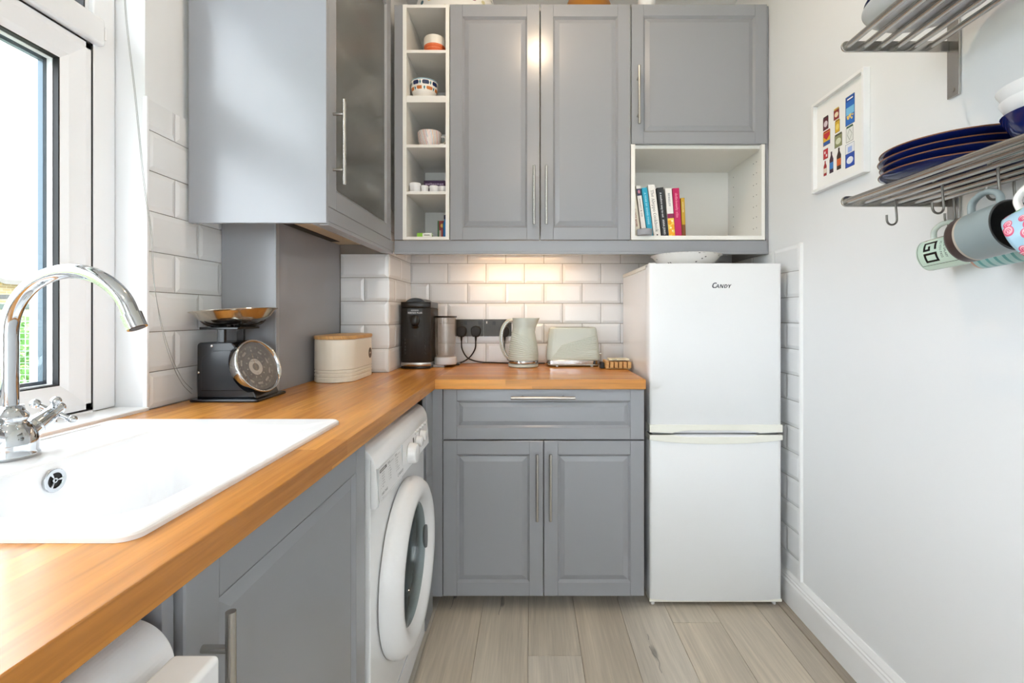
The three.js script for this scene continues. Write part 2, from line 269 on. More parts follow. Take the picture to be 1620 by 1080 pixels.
// ---------------------------------------------------------------- doors with frame and raised panel, facing +z, lower left corner at 0
const geoCache = {};
function handleGeo(len, r = 0.006, off = 0.034, ends = 0.045) { return M(cyl([0, -len / 2, off], [0, len / 2, off], r, r, 16), cyl([0, -len / 2 + ends, 0], [0, -len / 2 + ends, off], 0.0048, 0.0048, 12), cyl([0, len / 2 - ends, 0], [0, len / 2 - ends, off], 0.0048, 0.0048, 12)); }
function framed(name, w, h, { f = 0.055, fr = f, handle, glassPane = false, flatPanel = false } = {}) {
  const d = new THREE.Group(); d.name = name; const T = 0.019, c = 0.002;
  const st = () => slab(f, h, T - c, T, c, 0.0009, c, c), st2 = () => slab(f, h, T - c, T, 0.0009, c, c, c), ra = () => slab(w - 2 * f, fr, T - c, T, 0.0009, 0.0009, c, c);
  lpart(d, 'stile', st(), mat.grey); lpart(d, 'stile', st2().translate(w - f, 0, 0), mat.grey);
  lpart(d, 'rail', ra().translate(f, 0, 0), mat.grey); lpart(d, 'rail', ra().translate(f, h - fr, 0), mat.grey);
  const pw = w - 2 * f, ph = h - 2 * fr;
  // sloping moulding on the inner edge of the frame
  const mo = (() => { const o = [[f, fr], [w - f, fr], [w - f, h - fr], [f, h - fr]], m = 0.009, i = [[f + m, fr + m], [w - f - m, fr + m], [w - f - m, h - fr - m], [f + m, h - fr - m]], p = []; for (let k = 0; k < 4; k++) { const n = (k + 1) % 4; p.push(...o[k], T - 0.001, ...o[n], T - 0.001, ...i[n], 0.009, ...o[k], T - 0.001, ...i[n], 0.009, ...i[k], 0.009, ...o[n], T - 0.001, ...o[k], T - 0.001, ...o[k], 0.002, ...o[n], T - 0.001, ...o[k], 0.002, ...o[n], 0.002); } return flat(p); })();
  lpart(d, 'moulding', mo, mat.grey);
  if (glassPane) { lpart(d, 'pane', new THREE.BoxGeometry(pw, ph, 0.004).translate(w / 2, h / 2, 0.008), mat.frosted); }
  else { const b = Math.min(0.024, ph * 0.2); lpart(d, 'panel', slab(pw, ph, 0.0075, 0.0165, 0.003 + b, 0.003 + b, 0.003 + b, 0.003 + b).translate(f, fr, 0), mat.grey); }
  if (handle) { const [x, y, len, flatwise] = handle; const g = handleGeo(len); if (flatwise) g.rotateZ(PI / 2); g.translate(x, y, T); lpart(d, 'handle', g, mat.steel, 'brushed steel bar handle'); }
  return d;
}
function put(parent, o, x, y, z, turn = 0) { const b = base.get(rootOf(parent)); o.position.set(x - b.x, y - b.y, z - b.z); o.rotation.y = turn; parent.add(o); return o; }

// ---------------------------------------------------------------- base cabinets
{
  const t = thing('base_cabinet', 'grey base cabinet with one wide drawer above two panelled doors', 'cabinet', [0.055, 0, -2.2]);
  part(t, 'carcass', M(bx(-0.344, -0.328, 0.08, WT0 - 0.001, 1.948, 2.5), bx(0.438, 0.454, 0.08, WT0 - 0.001, 1.948, 2.5), bx(-0.328, 0.438, 0.08, 0.096, 1.948, 2.5), bx(-0.328, 0.438, 0.08, WT0 - 0.001, 2.49, 2.5), bx(-0.328, 0.438, 0.68, 0.7, 1.95, 2.0)), mat.greyEdge);
  for (const [x, d] of [[-0.3, 2.11], [0.41, 2.11], [-0.3, 2.45], [0.41, 2.45]]) part(t, 'leg', cyl([x, 0, -d], [x, 0.08, -d], 0.018, 0.02, 14), mat.blackMatt);
  put(t, framed('drawer_front', 0.796, 0.2, { f: 0.055, fr: 0.048, handle: [0.395, 0.17, 0.25, true] }), -0.343, 0.682, -1.944);
  put(t, framed('door', 0.3965, 0.614, { handle: [0.372, 0.44, 0.26] }), -0.343, 0.063, -1.944);
  put(t, framed('door', 0.3965, 0.614, { handle: [0.0245, 0.44, 0.26] }), 0.0565, 0.063, -1.944);
  const pl = single('plinth_board', 'dark recessed plinth board under the base cabinet with doors', 'plinth', bx(-0.36, 0.47, 0.001, 0.079, 2.06, 2.076), mat.plinth);
}
single('corner_filler', 'narrow grey filler panel in the corner beside the washing machine', 'filler panel', M(bx(-0.4, -0.3455, 0.06, WT0 - 0.001, 1.927, 1.943, 0.001), bx(-0.4, -0.384, 0.0, WT0 - 0.001, 1.808, 1.926, 0.001)), mat.grey);
{
  const t = thing('sink_cabinet', 'grey base cabinet with one panelled door under the sink', 'cabinet', [-0.7, 0, -0.86]);
  part(t, 'carcass', M(bx(-1.0, -0.412, 0.08, 0.7, 1.146, 1.162), bx(-1.0, -0.412, 0.08, WT0 - 0.001, 0.556, 0.572), bx(-1.0, -0.412, 0.08, 0.096, 0.572, 1.146), bx(-0.44, -0.412, 0.62, 0.7, 0.572, 1.146)), mat.greyEdge);
  for (const [x, d] of [[-0.45, 0.6], [-0.45, 1.12], [-0.95, 0.6], [-0.95, 1.12]]) part(t, 'leg', cyl([x, 0, -d], [x, 0.08, -d], 0.018, 0.02, 14), mat.blackMatt);
  put(t, framed('door', 0.608, 0.8, { f: 0.062, fr: 0.062, handle: [0.03, 0.61, 0.26] }), -0.411, 0.08, -0.553, PI / 2);
  single('side_panel', 'dark grey end panel standing beside the sink cabinet', 'panel', bx(-1.0, -0.402, 0.0, WT0 - 0.001, 0.532, 0.55, 0.001), mat.greyEdge);
}
{
  const t = thing('drawer_cabinet', 'grey base cabinet behind the kitchen roll, next to the end panel', 'cabinet', [-0.75, 0, -0.2]);
  part(t, 'carcass', bx(-1.0, -0.55, 0.08, WT0 - 0.001, -0.06, 0.528, 0.001), mat.greyEdge);
  part(t, 'plinth', bx(-1.0, -0.56, 0.0, 0.08, -0.06, 0.525), mat.plinth);
  put(t, framed('door', 0.58, 0.8, { f: 0.06, fr: 0.06 }), -0.549, 0.08, 0.057, PI / 2);
  part(t, 'post', cyl([-0.515, 0.3, -0.516], [-0.515, WT0 - 0.004, -0.516], 0.009, 0.009, 14), mat.steelDark, 'dark steel upright post');
}
// kitchen roll on its holder
{
  const r = thing('kitchen_roll', 'white kitchen paper roll held below the worktop edge', 'paper roll', [-0.428, 0.752, -0.39]);
  const s = new THREE.Shape(); s.absarc(0, 0, 0.05, 0, 2 * PI); const h = new THREE.Path(); h.absarc(0, 0, 0.02, 0, 2 * PI, true); s.holes.push(h);
  part(r, 'paper', ext(s, 0.24, 0.002, 40).translate(-0.428, 0.802, -0.52), mat.paper);
  part(r, 'core', cyl([-0.428, 0.802, -0.519], [-0.428, 0.802, -0.281], 0.0198, 0.0198, 24, true), std(0xb59b78, 0.9));
  const d = thing('roll_dispenser', 'white plastic dispenser box in front of the kitchen roll', 'dispenser', [-0.34, 0.6, -0.39]);
  part(d, 'body', bx(-0.366, -0.317, 0.6, 0.828, 0.27, 0.5, 0.006), mat.white);
  for (const q of [0.27, 0.486]) part(d, 'holder', bx(-0.5, -0.3655, 0.66, 0.70, q, q + 0.014, 0.003), mat.white);
  part(d, 'spindle', cyl([-0.428, 0.802, -0.53], [-0.428, 0.802, -0.262], 0.012, 0.012, 16), mat.white);
  part(d, 'bracket', M(bx(-0.44, -0.416, 0.69, 0.815, 0.262, 0.27, 0.002), bx(-0.44, -0.416, 0.69, 0.815, 0.5225, 0.5295, 0.002), bx(-0.44, -0.416, 0.66, 0.70, 0.262, 0.5295, 0.002)), mat.white);
}
// ---------------------------------------------------------------- sink and tap
const ringPts = (x0, x1, d0, d1, r, y) => rrect(x0, x1, d0, d1, r).getPoints(8).map((p) => [p.x, y, -p.y]);
const loft = (rings, capIn) => { const p = []; for (let k = 0; k + 1 < rings.length; k++) { const A = rings[k], B = rings[k + 1], n = Math.min(A.length, B.length); for (let i = 0; i < n; i++) { const j = (i + 1) % n; p.push(...A[i], ...B[j], ...A[j], ...A[i], ...B[i], ...B[j]); } } if (capIn) { const L = rings[rings.length - 1], c = [0, 0, 0]; L.forEach((q) => { c[0] += q[0] / L.length; c[1] += q[1] / L.length; c[2] += q[2] / L.length; }); for (let i = 0; i < L.length; i++) p.push(...L[i], ...c, ...L[(i + 1) % L.length]); } return toCreasedNormals(flat(p), 0.3); };
{
  const t = thing('kitchen_sink', 'white ceramic inset sink with one rectangular bowl', 'sink', [-0.71, 0.74, -0.84]);
  const O = [-0.973, -0.441, 0.539, 1.143], I = [-0.808, -0.486, 0.59, 1.072];
  const rings = [ringPts(...O, 0.022, 0.9222), ringPts(...O, 0.022, 0.9275)];
  for (const [q, y] of [[0.0015, 0.9300], [0.004, 0.9315]]) rings.push(ringPts(O[0] + q, O[1] - q, O[2] + q, O[3] - q, 0.022 - q * 0.5, y));
  for (const [q, y] of [[-0.004, 0.9312], [0, 0.9295], [0.003, 0.926], [0.005, 0.918], [0.014, 0.80], [0.02, 0.765], [0.032, 0.75], [0.05, 0.745]]) rings.push(ringPts(I[0] + q, I[1] - q, I[2] + q, I[3] - q, 0.05, y));
  part(t, 'basin', loft(rings, true), mat.ceramic);
  part(t, 'deck_bead', bx(-0.955, -0.947, 0.9305, 0.9345, 0.62, 1.075, 0.002), mat.ceramic);
  const x = -0.8005, y = 0.897, z = -0.818;
  const of = part(t, 'overflow', (() => { const s = new THREE.Shape(); s.absarc(0, 0, 0.0195, 0, 2 * PI); for (let k = 0; k < 3; k++) { const h = new THREE.Path(), a = k * 2 * PI / 3 + 0.2, b = a + 1.7; h.absarc(0, 0, 0.0125, a, b, false); h.absarc(0, 0, 0.0045, b, a, true); s.holes.push(h); } return ext(s, 0.004, 0.001, 24).rotateY(PI / 2).translate(x, y, z); })(), mat.chrome, 'chrome overflow ring');
  lpart(of, 'opening', (() => { const b = base.get(t); return cyl([x - b.x + 0.0003, y - b.y, z - b.z], [x - b.x + 0.001, y - b.y, z - b.z], 0.014, 0.014, 24); })(), mat.blackMatt);
  part(t, 'drain', M(lathe([[0.0, 0.7462], [0.03, 0.7464], [0.042, 0.748], [0.044, 0.7455]]).translate(-0.647, 0, -0.83)), mat.chrome);
}
{
  const X = -0.888, Z = -0.832, t = thing('mixer_tap', 'chrome swan-neck kitchen tap with two cross handles', 'tap', [X, 0.932, Z]);
  const b = 0.932;
  part(t, 'body', lathe([[0, 0], [0.038, 0], [0.038, 0.006], [0.036, 0.012], [0.0365, 0.022], [0.035, 0.035], [0.03, 0.048], [0.026, 0.055], [0.0205, 0.06], [0.0235, 0.066], [0.0235, 0.072], [0.019, 0.078], [0.017, 0.088], [0, 0.088]].map(([r, y]) => [r, y])).translate(X, b, Z), mat.chrome);
  const R = 0.107;
  const pts = [[X - 0.002, b + 0.075, Z], [X - 0.002, b + 0.12, Z], [X - 0.002, 1.08, Z], [X - 0.002, 1.13, Z]];
  for (let k = 0; k <= 12; k++) { const a = PI - k / 12 * (PI * 0.9); pts.push([X - 0.002 + R + R * Math.cos(a), 1.143 + R * Math.sin(a), Z]); }
  const sp = part(t, 'spout', tube(pts, 0.0125, 90, 18), mat.chrome);
  const q = V3(...pts[pts.length - 1]), q0 = V3(...pts[pts.length - 2]), dir = q.clone().sub(q0).normalize(), e = q.clone().addScaledVector(dir, 0.026), bb = base.get(t);
  lpart(sp, 'nozzle', cyl([q.x - bb.x, q.y - bb.y, q.z - bb.z], [e.x - bb.x, e.y - bb.y, e.z - bb.z], 0.0155, 0.015, 24), mat.chrome);
  { const e2 = e.clone().addScaledVector(dir, 0.0006); lpart(sp, 'aerator', cyl([e.x - bb.x, e.y - bb.y, e.z - bb.z], [e2.x - bb.x, e2.y - bb.y, e2.z - bb.z], 0.012, 0.012, 20), mat.darkGrey); }
  // two valves to either side, leaning up and outwards, along the wall
  for (const s of [1, -1]) {
    const d = V3(0.05, 0.5, -0.86 * s).normalize(), o = V3(X, b + 0.022, Z), P = (k) => o.clone().addScaledVector(d, k), A = (v) => [v.x, v.y, v.z];
    const v = part(t, 'valve', M(cyl(A(P(0.005)), A(P(0.046)), 0.023, 0.016, 24), cyl(A(P(0.046)), A(P(0.075)), 0.0175, 0.0135, 24), sph(...A(P(0.046)), 0.0172)), mat.chrome);
    const c = P(0.083), up = V3(0, 1, 0), s1 = new THREE.Vector3().crossVectors(d, V3(1, 0, 0)).normalize(), s2 = new THREE.Vector3().crossVectors(d, s1).normalize();
    const gs = [cyl(A(P(0.073)), A(P(0.091)), 0.0125, 0.012, 20), sph(...A(P(0.094)), 0.0105)];
    for (const k of [0.6, 0.6 + PI / 2, 0.6 + PI, 0.6 + 1.5 * PI]) { const r = s1.clone().multiplyScalar(Math.cos(k)).addScaledVector(s2, Math.sin(k)), a = c.clone().addScaledVector(r, 0.008), m = c.clone().addScaledVector(r, 0.024), n = c.clone().addScaledVector(r, 0.032); gs.push(cyl(A(a), A(m), 0.0046, 0.0036, 12), cyl(A(m), A(n), 0.0062, 0.0062, 12), sph(...A(n), 0.0082)); }
    const h = M(...gs); h.translate(-bb.x, -bb.y, -bb.z); lpart(v, 'cross_handle', h, mat.chrome);
  }
}
// ---------------------------------------------------------------- wall cabinets
const UT = 2.543, UB = 1.5065, UD = 2.145;       // top, bottom and door-front distance of the wall cabinets
// open box: side, top, bottom and back boards
function boards(x0, x1, y0, y1, d0, d1, t = 0.016) { return [bx(x0, x0 + t, y0, y1, d0, d1), bx(x1 - t, x1, y0, y1, d0, d1), bx(x0 + t, x1 - t, y1 - t, y1, d0, d1), bx(x0 + t, x1 - t, y0, y0 + t, d0, d1), bx(x0 + t, x1 - t, y0 + t, y1 - t, d1 - 0.006, d1)]; }
{
  const t = thing('wall_cabinet', 'tall grey wall cabinet with two panelled doors and steel handles', 'cabinet', [0.045, UB, -2.35]);
  part(t, 'carcass', M(boards(-0.353, 0.445, UB, UT, UD + 0.021, 2.535)), mat.carcass);
  put(t, framed('door', 0.396, UT - UB + 0.002, { f: 0.056, handle: [0.371, 0.19, 0.255] }), -0.352, UB - 0.001, -UD - 0.019);
  put(t, framed('door', 0.396, UT - UB + 0.002, { f: 0.056, handle: [0.025, 0.19, 0.255] }), 0.048, UB - 0.001, -UD - 0.019);
}
{
  const t = thing('wall_cabinet', 'grey wall cabinet with one door above an open white book niche', 'cabinet', [0.75, UB, -2.35]);
  part(t, 'carcass', M(boards(0.447, 1.046, UB, UT, UD + 0.021, 2.535)), mat.carcass);
  part(t, 'niche_face', M(bx(0.4475, 0.465, UB, 1.928, UD + 0.002, UD + 0.021), bx(1.023, 1.038, UB, 1.928, UD + 0.002, UD + 0.021), bx(0.465, 1.023, UB, UB + 0.018, UD + 0.002, UD + 0.021)), mat.carcass);
  part(t, 'shelf', bx(0.463, 1.03, 1.914, 1.93, UD + 0.0215, 2.529), mat.carcass);
  part(t, 'side_panel', bx(1.0465, 1.0585, 1.445, UT, UD + 0.012, 2.52, 0.001), mat.grey);
  put(t, framed('door', 0.596, 0.614, { f: 0.052, fr: 0.052, handle: [0.026, 0.2, 0.252] }), 0.450, UT - 0.613, -UD - 0.019);
  const holes = []; for (let k = 0; k < 7; k++) for (const d of [2.21, 2.24, 2.46]) holes.push(cyl([1.0295, 1.57 + k * 0.05, -d], [1.0302, 1.57 + k * 0.05, -d], 0.0024, 0.0024, 8));
  const ph = part(t, 'peg_holes', M(holes), mat.darkGrey); ph.userData.kind = 'stuff';
}
const SH = [UB, 1.7065, 1.913, 2.128, 2.33, UT - 0.014];
{
  const t = thing('shelf_unit', 'narrow white open shelf unit with five stacked compartments', 'shelf unit', [-0.457, UB, -2.34]);
  part(t, 'side', bx(-0.56, -0.543, UB, UT, UD, 2.535, 0.001), mat.carcass); part(t, 'side', bx(-0.371, -0.3545, UB, UT, UD, 2.535, 0.001), mat.carcass);
  part(t, 'back', bx(-0.543, -0.371, UB, UT, 2.529, 2.535), mat.carcass);
  SH.forEach((y, k) => part(t, 'shelf', bx(-0.543, -0.371, k === 3 ? y - 0.016 : y, y + 0.0135, UD + 0.001, 2.529, 0.001), mat.carcass));
}
single('upper_filler', 'narrow grey filler strip between glass-door cabinet and white shelf unit', 'filler panel', bx(-0.598, -0.5605, UB, UT, UD + 0.004, UD + 0.022, 0.001), mat.grey);
// light rails under the wall cabinets
{
  const t = thing('light_rail', 'grey rail below the wall cabinets hiding the worktop light', 'pelmet', [0.23, 1.44, -2.16]);
  part(t, 'board', bx(-0.598, 1.05, 1.4545, UB - 0.003, UD + 0.006, UD + 0.022, 0.001), mat.grey);
  part(t, 'lip', bx(-0.596, 1.05, 1.4425, 1.4545, UD - 0.006, UD + 0.03, 0.002), mat.grey);
  const u = thing('light_rail', 'grey rail below the frosted glass door cabinet', 'pelmet', [-0.61, 1.44, -1.8]);
  part(u, 'board', bx(-0.616, -0.6, 1.4545, 1.497, 1.4525, UD + 0.005, 0.001), mat.grey);
  part(u, 'lip', bx(-0.628, -0.6, 1.4425, 1.4545, 1.4525, UD - 0.007, 0.002), mat.grey);
  part(u, 'lip', bx(-0.65, -0.629, 1.4455, 1.4545, 1.4525, UD - 0.007, 0.002), mat.grey);
}
// glass-door cabinet on the left wall
{
  const t = thing('glass_cabinet', 'grey wall cabinet with a frosted glass door on the left wall', 'cabinet', [-0.81, 1.45, -1.8]);
  const y0 = 1.4985;
  part(t, 'end_panel', bx(XL + 0.008, -0.6, 1.4465, UT, 1.436, 1.452, 0.0015), mat.grey);
  part(t, 'carcass', M(bx(XL + 0.008, -0.622, y0, UT, 1.4525, 1.468), bx(XL + 0.008, -0.622, y0, UT, 2.1, 2.116), bx(XL + 0.008, -0.622, y0, y0 + 0.016, 1.468, 2.1), bx(XL + 0.008, -0.622, UT - 0.016, UT, 1.468, 2.1), bx(XL + 0.008, XL + 0.014, y0, UT, 1.468, 2.1)), mat.carcassIn);
  for (const y of [1.671, 1.863, 2.055, 2.253]) part(t, 'shelf', bx(XL + 0.014, -0.632, y - 0.008, y + 0.008, 1.4685, 2.0995), mat.carcassIn);
  put(t, framed('door', 0.655, UT - y0, { f: 0.06, fr: 0.06, glassPane: true, handle: [0.035, 0.205, 0.26] }), -0.62, y0, -1.4535, PI / 2);
  part(t, 'hood_board', bx(XL + 0.01, -0.652, 1.484, 1.4975, 1.4535, 2.14), std(0xcdbfa4, 0.5), 'beige underside board');
  part(t, 'hood_slot', bx(-0.87, -0.80, 1.4825, 1.484, 1.5, 2.05), mat.blackMatt);
}
const bowlGeo = (r, h, foot = 0.5, th = 0.004) => lathe([[0, 0.004], [r * foot, 0], [r * foot, 0.006], [r * 0.82, h * 0.45], [r, h], [r - th, h], [r * 0.8 - th, h * 0.47], [r * foot - th, 0.012], [0, 0.01]]);
[[-0.74, 2.262, -1.95, 0.075, 0.09, 0xb04a44], [-0.73, 2.064, -1.96, 0.085, 0.07, 0xe8e4dc], [-0.74, 1.872, -1.93, 0.08, 0.08, 0xefeeea], [-0.72, 1.68, -1.95, 0.085, 0.06, 0xefeeea], [-0.8, 1.68, -1.7, 0.09, 0.08, 0xd9d6cf]].forEach(([x, y, z, r, h, c], i) =>
  single('bowl', ['red bowl on the top shelf behind the frosted glass door', 'wide cream bowl on the second shelf behind frosted glass', 'white bowl on the third shelf behind frosted glass', 'flat white bowl on the bottom shelf behind frosted glass', 'deep stone-coloured bowl behind frosted glass near the door handle'][i], 'bowl', bowlGeo(r, h).translate(x, y, z), phy(c, 0.25)));
// grey boxing below the glass cabinet
{
  const t = thing('pipe_boxing', 'tall grey boxed-in panel standing on the worktop behind the scale', 'panel', [-0.93, WT1, -1.87]);
  part(t, 'front_panel', bx(XL + 0.0025, -0.838, WT1 + 0.0005, 1.482, 1.6, 1.616), mat.grey);
  part(t, 'side_panel', bx(-0.85, -0.834, WT1 + 0.0005, 1.482, 1.6165, 2.139), mat.grey);
  part(t, 'corner_strip', bx(-0.8378, -0.832, WT1 + 0.0005, 1.482, 1.597, 1.6165, 0.001), mat.greyEdge);
}
// under-cabinet light fitting
{
  const t = thing('cabinet_light', 'slim warm light fitting under the wall cabinet above the kettle', 'light', [-0.05, 1.487, -2.4]);
  part(t, 'housing', bx(-0.295, 0.195, 1.490, 1.5055, 2.375, 2.425, 0.002), mat.white);
  part(t, 'lamp_strip', bx(-0.285, 0.185, 1.4872, 1.490, 2.382, 2.418), std(0x000000, 0.5, { emissive: new THREE.Color(1.0, 0.63, 0.33), emissiveIntensity: 3 }));
}
// ceiling spotlights
lampSpots.forEach(([x, z], i) => {
  const t = thing('ceiling_light', i ? 'round ceiling spotlight near the glazed garden door' : 'round ceiling spotlight in the middle of the kitchen', 'light', [x, CEIL - 0.06, z]);
  part(t, 'canopy', lathe([[0, 0.06], [0.05, 0.06], [0.05, 0.03], [0.04, 0.012], [0.036, 0.012], [0.036, 0.03], [0, 0.03]]).translate(x, CEIL - 0.0605, z), mat.white);
  part(t, 'bulb', sph(x, CEIL - 0.048, z, 0.03), std(0x000000, 0.5, { emissive: new THREE.Color(1.0, 0.76, 0.5), emissiveIntensity: 60 }));
  const l = new THREE.PointLight(new THREE.Color(1.0, 0.78, 0.55), 1.0); l.position.set(x, CEIL - 0.05, z); l.castShadow = true; l.shadow.radius = 1.4; scene.add(l);
});

// ---------------------------------------------------------------- fridge freezer
const font = await new FontLoader().loadAsync('fonts/droid/droid_sans_bold.typeface.json');
const fontR = await new FontLoader().loadAsync('fonts/droid/droid_sans_regular.typeface.json');
{
  const x0 = 0.481, x1 = 1.013, DF = 1.957, t = thing('fridge_freezer', 'white two-door fridge freezer standing beside the worktop', 'fridge', [0.747, 0, -2.25]);
  part(t, 'body', bx(x0 + 0.002, x1 - 0.002, 0.03, 1.366, 2.02, 2.52, 0.004), mat.enamel);
  part(t, 'top_lid', bx(x0, x1, 1.366, 1.384, 1.99, 2.522, 0.005), mat.whiteWarm);
  const bow = (y0, y1) => { const s = new THREE.Shape(), w = x1 - x0; s.moveTo(0, 0); s.lineTo(w, 0); s.lineTo(w, 0.05); s.quadraticCurveTo(w, 0.062, w - 0.012, 0.0625); s.bezierCurveTo(w * 0.75, 0.068, w * 0.25, 0.068, 0.012, 0.0625); s.quadraticCurveTo(0, 0.062, 0, 0.05); s.lineTo(0, 0); const g = ext(s, y1 - y0, 0.003, 16); return toCreasedNormals(g.rotateX(-PI / 2), 0.5).scale(1, 1, 1).applyMatrix4(new THREE.Matrix4().makeScale(1, 1, -1)).applyMatrix4(new THREE.Matrix4().makeTranslation(x0, y0, -2.018)); };
  const flip = (g) => { const q = g.index ? g.toNonIndexed() : g, p = q.attributes.position, n = q.attributes.normal; for (let i = 0; i < p.count; i += 3) for (const a of [p, n]) { const x = a.getX(i + 1), y = a.getY(i + 1), z = a.getZ(i + 1); a.setXYZ(i + 1, a.getX(i + 2), a.getY(i + 2), a.getZ(i + 2)); a.setXYZ(i + 2, x, y, z); } return q; };
  const up = part(t, 'door', flip(bow(0.702, 1.382)), mat.enamel), lo = part(t, 'door', flip(bow(0.028, 0.694)), mat.enamel);
  const b = base.get(t), w = x1 - x0;
  const trimU = new THREE.Shape(); trimU.moveTo(-0.001, 0.034); trimU.lineTo(-0.001, 0.004); trimU.lineTo(0.09, 0.0); trimU.quadraticCurveTo(0.13, 0.011, 0.17, 0.011); trimU.lineTo(w - 0.17, 0.011); trimU.quadraticCurveTo(w - 0.13, 0.011, w - 0.09, 0.0); trimU.lineTo(w + 0.001, 0.004); trimU.lineTo(w + 0.001, 0.034); trimU.lineTo(-0.001, 0.034);
  lpart(up, 'handle_strip', ext(trimU, 0.068, 0.002).translate(x0 - b.x, 0.701 - b.y, -2.017 - b.z), mat.whiteWarm);
  const trimL = new THREE.Shape(); trimL.moveTo(-0.001, 0.046); trimL.lineTo(0.09, 0.046); trimL.quadraticCurveTo(0.12, 0.04, 0.16, 0.038); trimL.lineTo(w - 0.16, 0.038); trimL.quadraticCurveTo(w - 0.12, 0.04, w - 0.09, 0.046); trimL.lineTo(w + 0.001, 0.046); trimL.lineTo(w + 0.001, 0.026); trimL.bezierCurveTo(w * 0.7, 0.004, w * 0.3, 0.004, -0.001, 0.026); trimL.lineTo(-0.001, 0.046);
  lpart(lo, 'handle_strip', ext(trimL, 0.069, 0.002).translate(x0 - b.x, 0.648 - b.y, -2.017 - b.z), mat.whiteWarm);
  part(t, 'seal', M(bx(x0 + 0.012, x1 - 0.012, 0.692, 0.704, 1.968, 2.02), bx(x0 + 0.008, x1 - 0.008, 0.04, 1.36, 2.012, 2.0185)), std(0x8d8f90, 0.7));
  lpart(lo, 'lower_trim', bx(x0 - 0.0008, x1 + 0.0008, 0.0225, 0.0345, DF - 0.003, 2.018, 0.003).translate(-b.x, -b.y, -b.z), mat.whiteWarm);
  const C = new TextGeometry('C', { font, size: 0.0215, depth: 0.0006, curveSegments: 5 }), A = new TextGeometry('ANDY', { font, size: 0.0145, depth: 0.0006, curveSegments: 5 }).scale(1.12, 1, 1).translate(0.0165, 0, 0);
  const logo = M(C, A).applyMatrix4(new THREE.Matrix4().makeShear(0, 0, 0.22, 0, 0, 0)).translate(0.728 - b.x, 1.283 - b.y, -1.9515 - b.z);
  lpart(up, 'logo', logo, std(0x3c4048, 0.4, { metalness: 0.4 }), 'grey capital lettering');
  for (const x of [0.53, 0.965]) for (const d of [2.04, 2.48]) part(t, 'foot', cyl([x, 0, -d], [x, 0.031, -d], 0.018, 0.016, 14), mat.blackMatt);
  for (const x of [0.5, 0.995]) part(t, 'foot', cyl([x, 0.0, -1.985], [x, 0.0225, -1.985], 0.009, 0.009, 12), mat.white);
  part(t, 'hinge', bx(x0 + 0.004, x0 + 0.03, 1.382, 1.386, 1.975, 1.9895, 0.001), mat.whiteWarm);
}
{
  const spk = dataTex(256, 128, (x, y) => { const k = H(Math.floor(x / 2), Math.floor(y / 2)); return k > 0.975 ? [90, 88, 95] : [236, 236, 238]; });
  single('bowl', 'white speckled shallow bowl on top of the fridge freezer', 'bowl', lathe([[0, 0.004], [0.085, 0], [0.09, 0.004], [0.13, 0.03], [0.148, 0.054], [0.155, 0.0555], [0.153, 0.058], [0.144, 0.058], [0.122, 0.034], [0.08, 0.012], [0, 0.01]], 56).translate(0.706, 1.3845, -2.2), phy(0xffffff, 0.3, { map: spk }));
}

